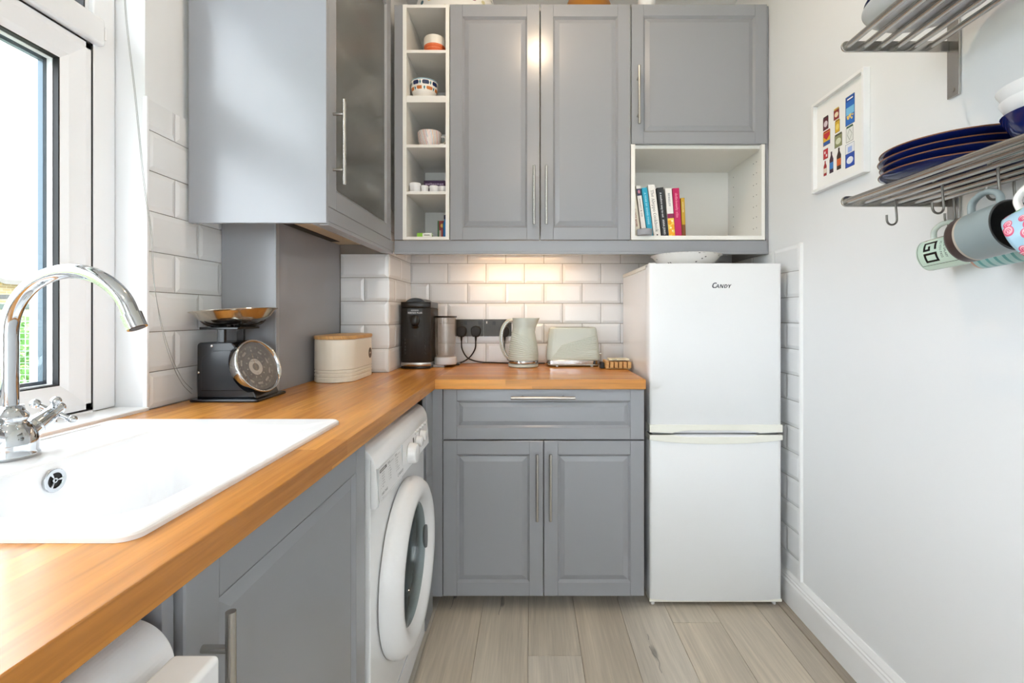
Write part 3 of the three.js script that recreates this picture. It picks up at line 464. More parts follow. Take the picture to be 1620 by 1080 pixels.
// ---------------------------------------------------------------- washing machine (built facing +z, then turned to face the room)
{
  const t = thing('washing_machine', 'white front-loading washing machine under the oak worktop', 'washing machine', [-0.385, 0, -1.4725]); t.rotation.y = PI / 2;
  const W = 0.2975;
  const front = rrect(-W, W, 0.02, 0.83, 0.006); { const h = new THREE.Path(); h.absarc(0, 0.43, 0.185, 0, 2 * PI, true); front.holes.push(h); }
  lpart(t, 'body', M(ext(front, 0.02, 0.003, 40).translate(0, 0, -0.02), bx(-W, -W + 0.012, 0.02, 0.835, 0.0205, 0.5), bx(W - 0.012, W, 0.02, 0.835, 0.0205, 0.5), bx(-W + 0.012, W - 0.012, 0.02, 0.83, 0.488, 0.5), bx(-W + 0.012, W - 0.012, 0.02, 0.04, 0.0205, 0.488)), mat.enamel);
  lpart(t, 'top', bx(-W, W, 0.8355, 0.853, 0.03, 0.5, 0.006), mat.white);
  const ps = new THREE.Shape(); [[0.0005, 0.0], [0.012, 0.0], [0.017, 0.006], [0.0165, 0.05]].forEach(([x, y], i) => i ? ps.lineTo(x, y) : ps.moveTo(x, y)); ps.lineTo(0.0125, 0.095); ps.bezierCurveTo(0.0105, 0.125, -0.005, 0.146, -0.03, 0.148); ps.lineTo(-0.03, 0.128); ps.lineTo(0.0005, 0.118); ps.lineTo(0.0005, 0);
  const pg = toCreasedNormals(new THREE.ExtrudeGeometry(ps, { depth: 2 * W - 0.004, bevelEnabled: true, bevelSize: 0.002, bevelThickness: 0.002, bevelOffset: -0.002, bevelSegments: 2, curveSegments: 10 }), 0.5).applyMatrix4(new THREE.Matrix4().makeBasis(V3(0, 0, 1), V3(0, 1, 0), V3(-1, 0, 0))).translate(W - 0.002, 0.705, 0);
  const cp = lpart(t, 'control_panel', pg, mat.white);
  // printed fascia, tilted with the panel
  const fas = canvasTex(1200, 210, (c, w, h) => {
    c.fillStyle = '#f1f2f4'; c.fillRect(0, 0, w, h);
    c.fillStyle = '#3a3c40'; c.fillRect(40, 22, 120, 18); c.fillStyle = '#ffffff'; c.font = 'bold 14px sans-serif'; c.fillText('PROGRAMMES', 46, 36);
    c.fillStyle = '#5b5e63'; c.font = '10px sans-serif';
    const words = ['Cotton 90', 'Cotton 60', 'Cotton 40', 'Coloured', 'Synthetics', 'Wool', 'Silk', 'Jeans', 'Express', 'Sport', 'Rinse', 'Spin', 'Delicate', 'Baby', 'Mix 30', 'Eco'];
    for (let col = 0; col < 3; col++) { const X = 44 + col * 140; if (col) { c.font = 'bold 12px sans-serif'; c.fillText(['', 'Special', 'Partial'][col], X, 30); c.fillRect(X, 34, 110, 1.5); } c.font = '11px sans-serif'; for (let r = 0; r < 6; r++) { c.fillText(String(col * 6 + r + 1), X, 56 + r * 16); c.fillText(words[(col * 6 + r) % 16], X + 22, 56 + r * 16); } }
    c.font = 'italic bold 20px sans-serif'; c.fillText('EWD 71452', 44, 178); c.font = '11px sans-serif'; c.fillText('7 kg  A++', 44, 196);
    c.font = 'bold 24px sans-serif'; c.fillStyle = '#565a60'; c.beginPath(); c.arc(358, 172, 9, 0, 7); c.lineWidth = 2.5; c.strokeStyle = '#565a60'; c.stroke(); c.fillText('INDESIT', 374, 181);
    c.lineWidth = 2; c.beginPath(); c.arc(636, 116, 74, 0, 7); c.setLineDash([3, 9]); c.stroke(); c.setLineDash([]);
    c.fillStyle = '#16181b'; c.fillRect(745, 36, 34, 52);
    c.fillStyle = '#4b4e53'; for (let k = 0; k < 5; k++) { c.fillRect(810 + k * 74, 24, 44, 4); } c.fillRect(1128, 18, 12, 18);
    c.font = '10px sans-serif'; for (let k = 0; k < 4; k++) c.fillText(['Temp', 'Spin', 'Delay', 'Start'][k], 812 + k * 74, 20);
    c.strokeStyle = '#8a8d92'; c.lineWidth = 1.2; c.strokeRect(24, 8, 440, 194);
  });
  const fp = new THREE.PlaneGeometry(0.575, 0.085); const fm = phy(0xffffff, 0.28, { map: fas });
  fp.rotateX(-0.082).translate(0, 0.756, 0.0166); lpart(cp, 'fascia_print', fp, fm);
  const knob = (x, y, r, l) => lpart(cp, 'knob', M(lathe([[0, l], [r * 0.8, l], [r * 0.92, l - 0.003], [r, 0.002], [r, 0], [0, 0]], 32).rotateX(PI / 2), new THREE.BoxGeometry(r * 0.16, r * 0.9, 0.002).translate(0, r * 0.42, l)).translate(x, y, 0.0165), mat.white);
  knob(0.018, 0.752, 0.032, 0.026); knob(0.112, 0.764, 0.018, 0.02); knob(0.17, 0.768, 0.018, 0.02);
  for (let k = 0; k < 5; k++) lpart(cp, 'button', bx(0.105 + k * 0.036, 0.123 + k * 0.036, 0.79, 0.797, -0.018, -0.0125, 0.0015), mat.white);
  for (const x of [-W + 0.006, -0.0675]) lpart(cp, 'drawer_gap', bx(x, x + 0.0015, 0.708, 0.8, -0.018, -0.012), std(0xc3c5c8, 0.5));
  // round door
  const door = lpart(t, 'door', lathe([[0.244, -0.0], [0.247, 0.012], [0.243, 0.03], [0.23, 0.046], [0.212, 0.054], [0.196, 0.053], [0.182, 0.046], [0.174, 0.034], [0.17, 0.018], [0.17, 0.0], [0.244, 0.0]], 72).rotateX(PI / 2).translate(0, 0.43, 0.003), mat.white);
  lpart(door, 'glass', lathe([[0.1705, 0.03], [0.162, 0.02], [0.155, -0.02], [0.148, -0.06], [0.12, -0.085], [0.06, -0.098], [0, -0.1]], 56).rotateX(PI / 2).translate(0, 0.43, 0.003), phy(0xb9c4c6, 0.04, { transmission: 0.9, thickness: 0, ior: 1.5 }));
  lpart(door, 'door_handle', M(bx(0.168, 0.184, 0.385, 0.475, -0.04, -0.022, 0.007)), std(0x6d7073, 0.5));
  const back = lpart(door, 'door_seal', lathe([[0.184, -0.002], [0.184, -0.03], [0.165, -0.05], [0.16, -0.03], [0.172, -0.004], [0.184, -0.002]], 56).rotateX(PI / 2).translate(0, 0.43, 0), std(0x777b7e, 0.6));
  const dr = lathe([[0.1838, -0.02], [0.2, -0.06], [0.2, -0.34], [0.0, -0.36]], 56).rotateX(PI / 2).translate(0, 0.43, 0);
  lpart(t, 'drum', dr, phy(0xb9b7b3, 0.27, { metalness: 1, side: THREE.DoubleSide }));
  lpart(t, 'kick_panel', bx(-W + 0.002, W - 0.002, 0.02, 0.105, -0.0035, 0.0, 0.0015), mat.white);
  for (const x of [-0.25, 0.25]) for (const z of [-0.05, -0.45]) lpart(t, 'foot', cyl([x, 0, z], [x, 0.021, z], 0.02, 0.018, 14), mat.blackMatt);
}
// ---------------------------------------------------------------- kitchen scale
{
  const t = thing('kitchen_scale', 'black retro kitchen scale with round dial on the worktop by the tiles', 'scale', [-0.885, WT1, -1.49]);
  const pl = rrect(-0.985, -0.785, 1.403, 1.575, 0.01);
  part(t, 'base_plate', ext(pl, 0.009, 0.003).rotateX(-PI / 2).translate(0, WT1, 0), mat.navyBlack);
  const s = new THREE.Shape(); s.moveTo(-0.976, 0); s.lineTo(-0.802, 0); s.lineTo(-0.862, 0.145); s.quadraticCurveTo(-0.866, 0.162, -0.882, 0.163); s.lineTo(-0.966, 0.163); s.quadraticCurveTo(-0.976, 0.162, -0.976, 0.15); s.lineTo(-0.976, 0);
  part(t, 'housing', ext(s, 0.13, 0.004).translate(0, WT1 + 0.009, -1.557), mat.navyBlack);
  const s2 = new THREE.Shape(); s2.moveTo(-0.962, 0.02); s2.lineTo(-0.83, 0.02); s2.quadraticCurveTo(-0.825, 0.024, -0.829, 0.034); s2.lineTo(-0.87, 0.132); s2.quadraticCurveTo(-0.874, 0.138, -0.88, 0.138); s2.lineTo(-0.9, 0.138); s2.quadraticCurveTo(-0.962, 0.138, -0.962, 0.1); s2.lineTo(-0.962, 0.02);
  part(t, 'side_plate', ext(s2, 0.004, 0.0015).translate(0, WT1 + 0.011, -1.4275), mat.navyBlack);
  for (const [x, y] of [[-0.932, 0.166], [-0.971, 0.088]]) part(t, 'screw', sph(x, WT1 + y - 0.004, -1.4265, 0.0042, 1, 1, 0.5), mat.steel);
  for (const z of [-1.445, -1.54]) part(t, 'post', bx(-0.925, -0.903, WT1 + 0.171, WT1 + 0.212, -z - 0.006, -z + 0.006, 0.002), mat.navyBlack);
  part(t, 'cross_bar', bx(-0.975, -0.86, WT1 + 0.21, WT1 + 0.217, 1.435, 1.55, 0.002), mat.navyBlack);
  const b = base.get(t);
  const cr = []; for (let k = 0; k < 4; k++) { const a = PI / 4 + k * PI / 2, c = Math.cos(a), s_ = Math.sin(a); cr.push(tube([[-0.905 + c * 0.02, WT1 + 0.219, -1.49 + s_ * 0.02], [-0.905 + c * 0.05, WT1 + 0.22, -1.49 + s_ * 0.05], [-0.905 + c * 0.075, WT1 + 0.228, -1.49 + s_ * 0.075], [-0.905 + c * 0.087, WT1 + 0.24, -1.49 + s_ * 0.087]], 0.0045, 14, 8)); }
  cr.forEach((g) => part(t, 'cradle_arm', g, mat.navyBlack));
  const pan = lathe([[0, 0], [0.05, 0.0005], [0.075, 0.006], [0.094, 0.018], [0.108, 0.036], [0.117, 0.04], [0.118, 0.042], [0.107, 0.038], [0.092, 0.02], [0.074, 0.008], [0.05, 0.0025], [0, 0.002]], 56).rotateZ(0.07).translate(-0.893, WT1 + 0.2255, -1.478);
  part(t, 'pan', pan, phy(0xd8d2c4, 0.14, { metalness: 1 }), 'polished steel weighing pan');
  const face = canvasTex(512, 512, (c, w) => {
    c.fillStyle = '#3b3733'; c.fillRect(0, 0, w, w); c.translate(256, 256);
    c.fillStyle = '#262422'; c.beginPath(); c.arc(0, 0, 240, 0, 7); c.fill();
    c.strokeStyle = '#d8d2c8'; for (let k = 0; k < 100; k++) { c.save(); c.rotate(k * PI / 50); c.lineWidth = k % 5 ? 2 : 5; c.beginPath(); c.moveTo(0, -228); c.lineTo(0, k % 5 ? -212 : -200); c.stroke(); c.restore(); }
    for (let k = 0; k < 64; k++) { c.save(); c.rotate(k * PI / 32); c.lineWidth = 2; c.beginPath(); c.moveTo(0, -150); c.lineTo(0, k % 4 ? -140 : -132); c.stroke(); c.restore(); }
    c.fillStyle = '#e4ded2'; c.font = 'bold 30px sans-serif'; c.textAlign = 'center'; for (let k = 0; k < 10; k++) { c.save(); c.rotate(k * PI / 5); c.fillText(String(k * 500 || 0), 0, -168); c.restore(); } c.font = 'bold 26px sans-serif'; for (let k = 0; k < 11; k++) { c.save(); c.rotate(k * 2 * PI / 11); c.fillText(String(k), 0, -104); c.restore(); }
    c.fillStyle = '#efeae2'; c.beginPath(); c.arc(0, 0, 88, 0, 7); c.fill(); c.fillStyle = '#6b5a48'; c.beginPath(); c.arc(0, 0, 42, 0, 7); c.fill(); c.fillStyle = '#4a4036'; c.font = 'bold 15px sans-serif'; c.fillText('KITCHEN SCALE', 0, -60); c.fillText('5 kg', 0, 74); c.strokeStyle = '#b98a4c'; c.lineWidth = 5; c.beginPath(); c.moveTo(0, 30); c.lineTo(0, -150); c.stroke();
  });
  const dg = new THREE.Group(); dg.name = 'dial'; const ux = V3(Math.cos(0.36), Math.sin(0.36), 0.22).normalize();
  dg.quaternion.setFromUnitVectors(V3(0, 0, 1), ux); dg.position.set(-0.84 - b.x, WT1 + 0.092 - b.y, -1.475 - b.z); dg.scale.setScalar(1.07); t.add(dg);
  dg.quaternion.setFromRotationMatrix(new THREE.Matrix4().makeBasis(new THREE.Vector3().crossVectors(V3(0, 1, 0), ux).normalize(), new THREE.Vector3().crossVectors(ux, new THREE.Vector3().crossVectors(V3(0, 1, 0), ux).normalize()), ux));
  lpart(dg, 'bezel', lathe([[0.068, 0], [0.078, 0.0], [0.079, 0.022], [0.0765, 0.027], [0.072, 0.025], [0.068, 0.014], [0.068, 0]], 56).rotateX(PI / 2), mat.chrome, 'chrome dial bezel');
  lpart(dg, 'face', new THREE.CircleGeometry(0.0685, 48).translate(0, 0, 0.012), phy(0xffffff, 0.35, { map: face }));
  lpart(dg, 'cover', new THREE.CylinderGeometry(0.069, 0.069, 0.001, 48).rotateX(PI / 2).translate(0, 0, 0.02), mat.clear);
}
// ---------------------------------------------------------------- bread bin
{
  const t = thing('bread_bin', 'cream oval bread bin with a bamboo lid beside the grey panel', 'bread bin', [-0.745, WT1, -1.96]);
  const R = (q, y) => ringPts(-0.824 + q, -0.666 - q, 1.8 + q, 2.118 - q, 0.0788 - q, WT1 + y);
  const list = [[0.003, 0.0006], [0, 0.002], [0, 0.012]]; for (const y of [0.02, 0.034, 0.046]) list.push([0, y - 0.003], [0.0025, y - 0.001], [0.0025, y + 0.001], [0, y + 0.003]); list.push([0.0005, 0.158], [0.003, 0.1605]);
  part(t, 'body', loft(list.map(([q, y]) => R(q, y)), true), mat.cream);
  const lid = ext(rrect(-0.826, -0.664, 1.798, 2.12, 0.0808), 0.014, 0.003, 20).rotateX(-PI / 2).translate(0, WT1 + 0.1608, 0); uvBy(lid, (x, y, z) => [z * 3, x * 3 + y]);
  part(t, 'lid', lid, mat.bamboo, 'bamboo lid');
  const em = part(t, 'emblem', new THREE.CylinderGeometry(0.017, 0.017, 0.0012, 28).rotateZ(PI / 2).scale(1, 1.25, 1).translate(-0.6655, 1.018, -2.03), std(0x5b4a3c, 0.5));
  const pr = canvasTex(128, 128, (c) => { c.fillStyle = '#5b4a3c'; c.fillRect(0, 0, 128, 128); c.fillStyle = '#e8dcc8'; c.font = 'bold 26px sans-serif'; c.textAlign = 'center'; c.fillText('BREAD', 64, 73); });
  const b = base.get(t); lpart(em, 'emblem_print', new THREE.CircleGeometry(0.0155, 24).scale(1, 1.25, 1).rotateY(PI / 2).translate(-0.6648 - b.x, 1.018 - b.y, -2.03 - b.z), std(0xffffff, 0.5, { map: pr }));
}
// ---------------------------------------------------------------- coffee machine
{
  const x = -0.536, t = thing('coffee_machine', 'tall black capsule coffee machine with a clear water tank', 'coffee machine', [x, WT1, -2.36]);
  const s = new THREE.Shape(); s.moveTo(-0.07, 0); s.lineTo(-0.07, -0.18); s.lineTo(0.07, -0.18); s.lineTo(0.07, 0); s.quadraticCurveTo(0.045, 0.022, 0, 0.022); s.quadraticCurveTo(-0.045, 0.022, -0.07, 0);
  const col = (h, y) => ext(s, h, 0.003, 14).rotateX(-PI / 2).applyMatrix4(new THREE.Matrix4().makeScale(1, 1, -1));
  const flipG = (g) => { const q = g.index ? g.toNonIndexed() : g, p = q.attributes.position; for (let i = 0; i < p.count; i += 3) { const a = [p.getX(i + 1), p.getY(i + 1), p.getZ(i + 1)]; p.setXYZ(i + 1, p.getX(i + 2), p.getY(i + 2), p.getZ(i + 2)); p.setXYZ(i + 2, ...a); } q.computeVertexNormals(); return toCreasedNormals(q, 0.5); };
  const at = (g, y) => flipG(g).translate(x, WT1 + y, -2.292);
  part(t, 'body', at(col(0.255, 0), 0.031), mat.blackMatt);
  part(t, 'base', at(col(0.012, 0).scale(0.985, 1, 0.97), 0.0005), mat.black);
  part(t, 'steel_band', at(col(0.018, 0).scale(1.006, 1, 1.01), 0.0128), mat.steel, 'bright steel band');
  part(t, 'head', flipG(col(0.028, 0)).translate(x, WT1 + 0.2865, -2.292), mat.black);
  part(t, 'lever', (() => { const h = new THREE.Shape(); h.moveTo(-0.045, 0); h.quadraticCurveTo(-0.03, 0.017, 0, 0.018); h.quadraticCurveTo(0.03, 0.017, 0.045, 0); h.lineTo(-0.045, 0); return ext(h, 0.19, 0.002, 14).translate(x, WT1 + 0.3147, -2.468); })(), mat.black);
  part(t, 'outlet', M(sph(x, WT1 + 0.225, -2.272, 0.022, 1, 1.3, 0.7), cyl([x, WT1 + 0.19, -2.268], [x, WT1 + 0.2, -2.268], 0.012, 0.02, 20)), mat.black);
  const lt = canvasTex(256, 64, (c) => { c.fillStyle = '#0b0b0c'; c.fillRect(0, 0, 256, 64); c.fillStyle = '#d8d8d8'; c.textAlign = 'center'; c.font = 'bold 17px sans-serif'; c.fillText('NESPRESSO', 128, 22); c.font = 'bold 27px sans-serif'; c.fillText('VERTUO PLUS', 128, 54, 240); });
  const lg = new THREE.PlaneGeometry(0.1, 0.025, 12, 1); { const p = lg.attributes.position; for (let i = 0; i < p.count; i++) { const q = p.getX(i); p.setZ(i, -0.022 * (q / 0.07) ** 2); } }
  part(t, 'lettering', lg.translate(x, WT1 + 0.268, -2.2685), phy(0xffffff, 0.3, { map: lt }));
  const vents = []; for (const sx of [-1, 1]) for (let k = 0; k < 5; k++) vents.push(bx(x + sx * 0.045 - 0.004, x + sx * 0.045 + 0.004, WT1 + 0.07 + k * 0.016, WT1 + 0.077 + k * 0.016, 2.277, 2.2805)); part(t, 'vents', M(vents), mat.black).userData.kind = 'stuff';
  const tx = -0.412, tz = -2.385;
  part(t, 'tank_base', M(lathe([[0, 0], [0.052, 0], [0.054, 0.006], [0.054, 0.034], [0.05, 0.037], [0, 0.037]], 36).translate(tx, WT1 + 0.012, tz), bx(-0.466, tx, WT1 + 0.001, WT1 + 0.012, 2.35, 2.42, 0.001)), phy(0xcfd0d2, 0.3));
  part(t, 'tank', lathe([[0.046, 0.0], [0.049, 0.02], [0.052, 0.19], [0.05, 0.19], [0.047, 0.02], [0.044, 0.002], [0, 0.002]], 40).translate(tx, WT1 + 0.0495, tz), mat.clear, 'clear plastic water tank');
  part(t, 'tank_lid', lathe([[0, 0.008], [0.054, 0.008], [0.0555, 0.004], [0.054, 0], [0, 0]], 40).translate(tx, WT1 + 0.24, tz), mat.black);
  part(t, 'tank_arm', bx(-0.466, -0.35, WT1 + 0.004, WT1 + 0.012, 2.4205, 2.46, 0.002), mat.black);
}
// ---------------------------------------------------------------- sockets, plugs and leads
[[-0.389, 'dark metal double socket holding two plugs beside the coffee machine', 0], [-0.2405, 'dark metal double socket partly behind the kettle', 1]].forEach(([x, label, i]) => {
  const t = thing('wall_socket', label, 'socket', [x + 0.073, 1.064, -2.5365]);
  part(t, 'plate', bx(x, x + 0.146, 1.064, 1.152, 2.5335, 2.541, 0.0015), mat.socket);
  for (const q of [0.036, 0.11]) {
    part(t, 'switch', bx(x + q + 0.012, x + q + 0.026, 1.124, 1.142, 2.5305, 2.5336, 0.0012), mat.black);
    for (const [ax, ay, w, h] of [[0, 1.112, 0.005, 0.009], [-0.011, 1.092, 0.008, 0.005], [0.011, 1.092, 0.008, 0.005]]) part(t, 'pin_hole', bx(x + q + ax - w / 2, x + q + ax + w / 2, ay - h / 2, ay + h / 2, 2.5331, 2.5336), mat.blackMatt);
  }
  if (i) part(t, 'neon', bx(x + 0.014, x + 0.02, 1.13, 1.142, 2.5318, 2.5336, 0.001), std(0xd9d6d0, 0.4));
});
function plug(x, y, z, label) {
  const t = thing('plug', label, 'plug', [x, y - 0.03, z]);
  const s = new THREE.Shape(); s.moveTo(-0.014, -0.03); s.lineTo(0.014, -0.03); s.quadraticCurveTo(0.026, -0.016, 0.026, 0.004); s.quadraticCurveTo(0.024, 0.024, 0, 0.026); s.quadraticCurveTo(-0.024, 0.024, -0.026, 0.004); s.quadraticCurveTo(-0.026, -0.016, -0.014, -0.03);
  part(t, 'plug_body', ext(s, 0.03, 0.006, 12).translate(x, y, z - 0.0155), mat.blackMatt);
  part(t, 'cable_guard', cyl([x, y - 0.05, z], [x, y - 0.028, z], 0.0042, 0.006, 12), mat.blackMatt);
}
plug(-0.353, 1.092, -2.5165, 'black plug in the socket nearest the coffee machine'); plug(-0.279, 1.092, -2.5165, 'black plug in the socket switch side nearest the kettle'); plug(-0.13, 1.092, -2.5165, 'black plug half hidden behind the kettle handle');
single('power_lead', 'black lead curving from the first plug right to the toaster', 'lead', tube([[-0.353, 1.042, -2.517], [-0.349, 1.0, -2.512], [-0.32, 0.955, -2.505], [-0.27, 0.936, -2.5], [-0.18, 0.93, -2.5], [-0.05, 0.9265, -2.505], [0.06, 0.9265, -2.505], [0.078, 0.9265, -2.505]], 0.0035, 70, 8), mat.blackMatt);
single('power_lead', 'black lead curving from the second plug left to the coffee machine', 'lead', tube([[-0.279, 1.042, -2.517], [-0.283, 1.0, -2.522], [-0.312, 0.955, -2.52], [-0.35, 0.932, -2.51], [-0.4, 0.9265, -2.49], [-0.45, 0.9265, -2.482]], 0.0035, 60, 8), mat.blackMatt);
single('power_lead', 'black lead dropping behind the kettle from the third plug', 'lead', tube([[-0.13, 1.042, -2.517], [-0.13, 1.0, -2.52], [-0.115, 0.95, -2.5], [-0.09, 0.934, -2.475], [-0.06, 0.9265, -2.458]], 0.003, 40, 8), mat.blackMatt);
// ---------------------------------------------------------------- kettle and toaster with ribbed sides
function ribbed(rows, cols, fr, limit, amp, pitch, y0, y1, cx, cz) {
  const pos = [], idx = [];
  for (let i = 0; i <= rows; i++) for (let j = 0; j < cols; j++) {
    const y = y0 + (y1 - y0) * i / rows, a = j / cols * 2 * PI, k = limit(a); let r = fr(y, a); const yy = y - (k - y0) * 0.35 * (y - y0) / (k - y0 + 1e-6);
    if (y < k && y > y0 + 0.004) { const f = Math.sin((y - y0) / (k - y0) * 14 * 2 * PI); r += amp * Math.max(-0.2, f) * Math.min(1, (k - y) / 0.006); }
    pos.push(cx + r * Math.sin(a), y, cz + r * Math.cos(a));
  }
  for (let i = 0; i < rows; i++) for (let j = 0; j < cols; j++) { const a = i * cols + j, b = i * cols + (j + 1) % cols; idx.push(a, b, b + cols, a, b + cols, a + cols); }
  const g = new THREE.BufferGeometry(); g.setAttribute('position', new THREE.Float32BufferAttribute(pos, 3)); g.setIndex(idx); g.computeVertexNormals(); g.setAttribute('uv', new THREE.Float32BufferAttribute(new Float32Array(pos.length / 3 * 2), 2)); return g;
}
{
  const x = -0.031, z = -2.385, t = thing('kettle', 'sage green ribbed kettle with a steel band in front of the sockets', 'kettle', [x, WT1, z]);
  part(t, 'power_base', lathe([[0, 0.001], [0.07, 0.001], [0.0735, 0.004], [0.0735, 0.014], [0.071, 0.017], [0, 0.017]], 48).translate(x, WT1, z), mat.sage);
  part(t, 'steel_band', lathe([[0, 0.019], [0.072, 0.019], [0.073, 0.021], [0.073, 0.031], [0.072, 0.033], [0, 0.033]], 48).translate(x, WT1, z), mat.chrome, 'polished steel band');
  const prof = (y, a) => { const h = y - WT1; let r = h < 0.06 ? 0.0725 : 0.0725 - 0.0215 * Math.min(1, (h - 0.06) / 0.13) ** 1.4; if (h > 0.17) { const k = (h - 0.17) / 0.068, c = Math.max(0, Math.sin(a)) ** 8; r += k * (0.003 + 0.026 * c); } return r; };
  part(t, 'body', ribbed(170, 72, prof, (a) => WT1 + 0.148 + 0.03 * Math.sin(-a + 0.3), 0.0021, 0.0092, WT1 + 0.034, WT1 + 0.238, x, z), mat.sage);
  part(t, 'lid', lathe([[0, 0.238], [0.02, 0.2375], [0.05, 0.234], [0.052, 0.228], [0, 0.226]], 40).translate(x, WT1, z), mat.sage);
  const hp = [[x - 0.042, WT1 + 0.226, z], [x - 0.075, WT1 + 0.222, z], [x - 0.1, WT1 + 0.19, z], [x - 0.109, WT1 + 0.145, z], [x - 0.105, WT1 + 0.1, z], [x - 0.088, WT1 + 0.06, z], [x - 0.068, WT1 + 0.04, z]];
  const hg = part(t, 'handle', tube(hp, 0.0095, 60, 12), mat.sage);
  const b = base.get(t); lpart(hg, 'handle_strip', tube(hp.map(([a, c, d]) => [a + 0.004 - b.x, c - 0.001 - b.y, d + 0.0068 - b.z]), 0.0045, 60, 8), mat.steel);
}
{
  const t = thing('toaster', 'sage green ribbed toaster with a steel band beside the kettle', 'toaster', [0.2145, WT1, -2.43]);
  const x0 = 0.084, x1 = 0.345, y0 = WT1 + 0.034, y1 = WT1 + 0.192, d0 = 2.365, d1 = 2.515;
  // loft of rounded rings, tapering upwards
  const R = (q, y, r) => ringPts(x0 + q, x1 - q, d0 + q * 0.8, d1 - q * 0.8, r, y);
  part(t, 'body', loft([R(0.001, y0, 0.035), R(0.0, y0 + 0.01, 0.035), R(0.004, y0 + 0.06, 0.036), R(0.010, y0 + 0.12, 0.037), R(0.0135, y1 - 0.014, 0.036), R(0.0155, y1 - 0.006, 0.034), R(0.021, y1, 0.03)], true), mat.sage);
  part(t, 'steel_band', loft([R(0.001, WT1 + 0.0135, 0.035), R(-0.0008, WT1 + 0.0145, 0.035), R(-0.0008, WT1 + 0.031, 0.035), R(0.001, WT1 + 0.0335, 0.035)], true), mat.chrome, 'polished steel band');
  part(t, 'base', loft([R(0.012, WT1 + 0.006, 0.03), R(0.006, WT1 + 0.008, 0.033), R(0.004, WT1 + 0.0132, 0.034)], true), mat.sage);
  for (const x of [x0 + 0.05, x1 - 0.04]) for (const d of [d0 + 0.02, d1 - 0.02]) part(t, 'foot', cyl([x, WT1, -d], [x, WT1 + 0.0075, -d], 0.006, 0.006, 12), mat.white);
  // raised ribs lying on the front, rising to the right
  for (let k = 0; k < 13; k++) {
    const f = k / 12, xa = x0 + 0.02 + 0.05 * f, xb = x1 - 0.02, ya = y0 + 0.008 + f * 0.062, yb = y0 + 0.008 + f * 0.112, pts = [];
    for (let i = 0; i <= 8; i++) { const g = i / 8, y = ya + (yb - ya) * g, q = (y - y0) < 0.06 ? 0.004 * (y - y0) / 0.06 : 0.004 + 0.006 * ((y - y0) - 0.06) / 0.06; pts.push([xa + (xb - xa) * g, y, -(d0 + q * 0.8) + 0.0001]); }
    part(t, 'rib', tube(pts, 0.0021, 10, 6), mat.sage);
  }
  part(t, 'lever', M(bx(x1 - 0.0005, x1 + 0.013, WT1 + 0.055, WT1 + 0.066, 2.42, 2.45, 0.003)), mat.steel);
  part(t, 'bread_slot', bx(x0 + 0.045, x1 - 0.045, y1 - 0.0002, y1 + 0.0008, 2.415, 2.435), mat.blackMatt); part(t, 'bread_slot', bx(x0 + 0.045, x1 - 0.045, y1 - 0.0002, y1 + 0.0008, 2.448, 2.468), mat.blackMatt);
}
{
  const t = thing('soap_dish', 'small slatted bamboo dish at the worktop end by the fridge', 'dish', [0.412, WT1, -2.31]);
  for (let k = 0; k < 6; k++) { const g = bx(0.354 + k * 0.0205, 0.3695 + k * 0.0205, WT1 + 0.006, WT1 + (k > 0 ? 0.034 : 0.038), 2.262, 2.36, 0.0015); uvBy(g, (x, y, z) => [z * 4 + k * 0.3, y * 4 + x]); part(t, 'slat', g, mat.bamboo); }
  for (const d of [2.275, 2.333]) { const g = bx(0.356, 0.47, WT1 + 0.0008, WT1 + 0.0062, d, d + 0.014, 0.001); uvBy(g, (x, y, z) => [x * 4, z * 4 + y]); part(t, 'runner', g, mat.bamboo); }
  const p = canvasTex(128, 32, (c) => { c.fillStyle = '#e6e2c8'; c.fillRect(0, 0, 128, 32); c.fillStyle = '#4a4a3a'; c.fillRect(8, 22, 100, 4); c.fillRect(20, 8, 30, 6); });
  single('card_packet', 'flat cream packet lying on the bamboo dish', 'packet', bx(0.372, 0.468, WT1 + 0.0383, WT1 + 0.0475, 2.285, 2.34, 0.002), std(0xffffff, 0.6, { map: p }));
  single('black_adapter', 'small black adapter between toaster and bamboo dish', 'adapter', bx(0.3335, 0.3515, WT1 + 0.0005, WT1 + 0.03, 2.29, 2.335, 0.003), mat.blackMatt);
}
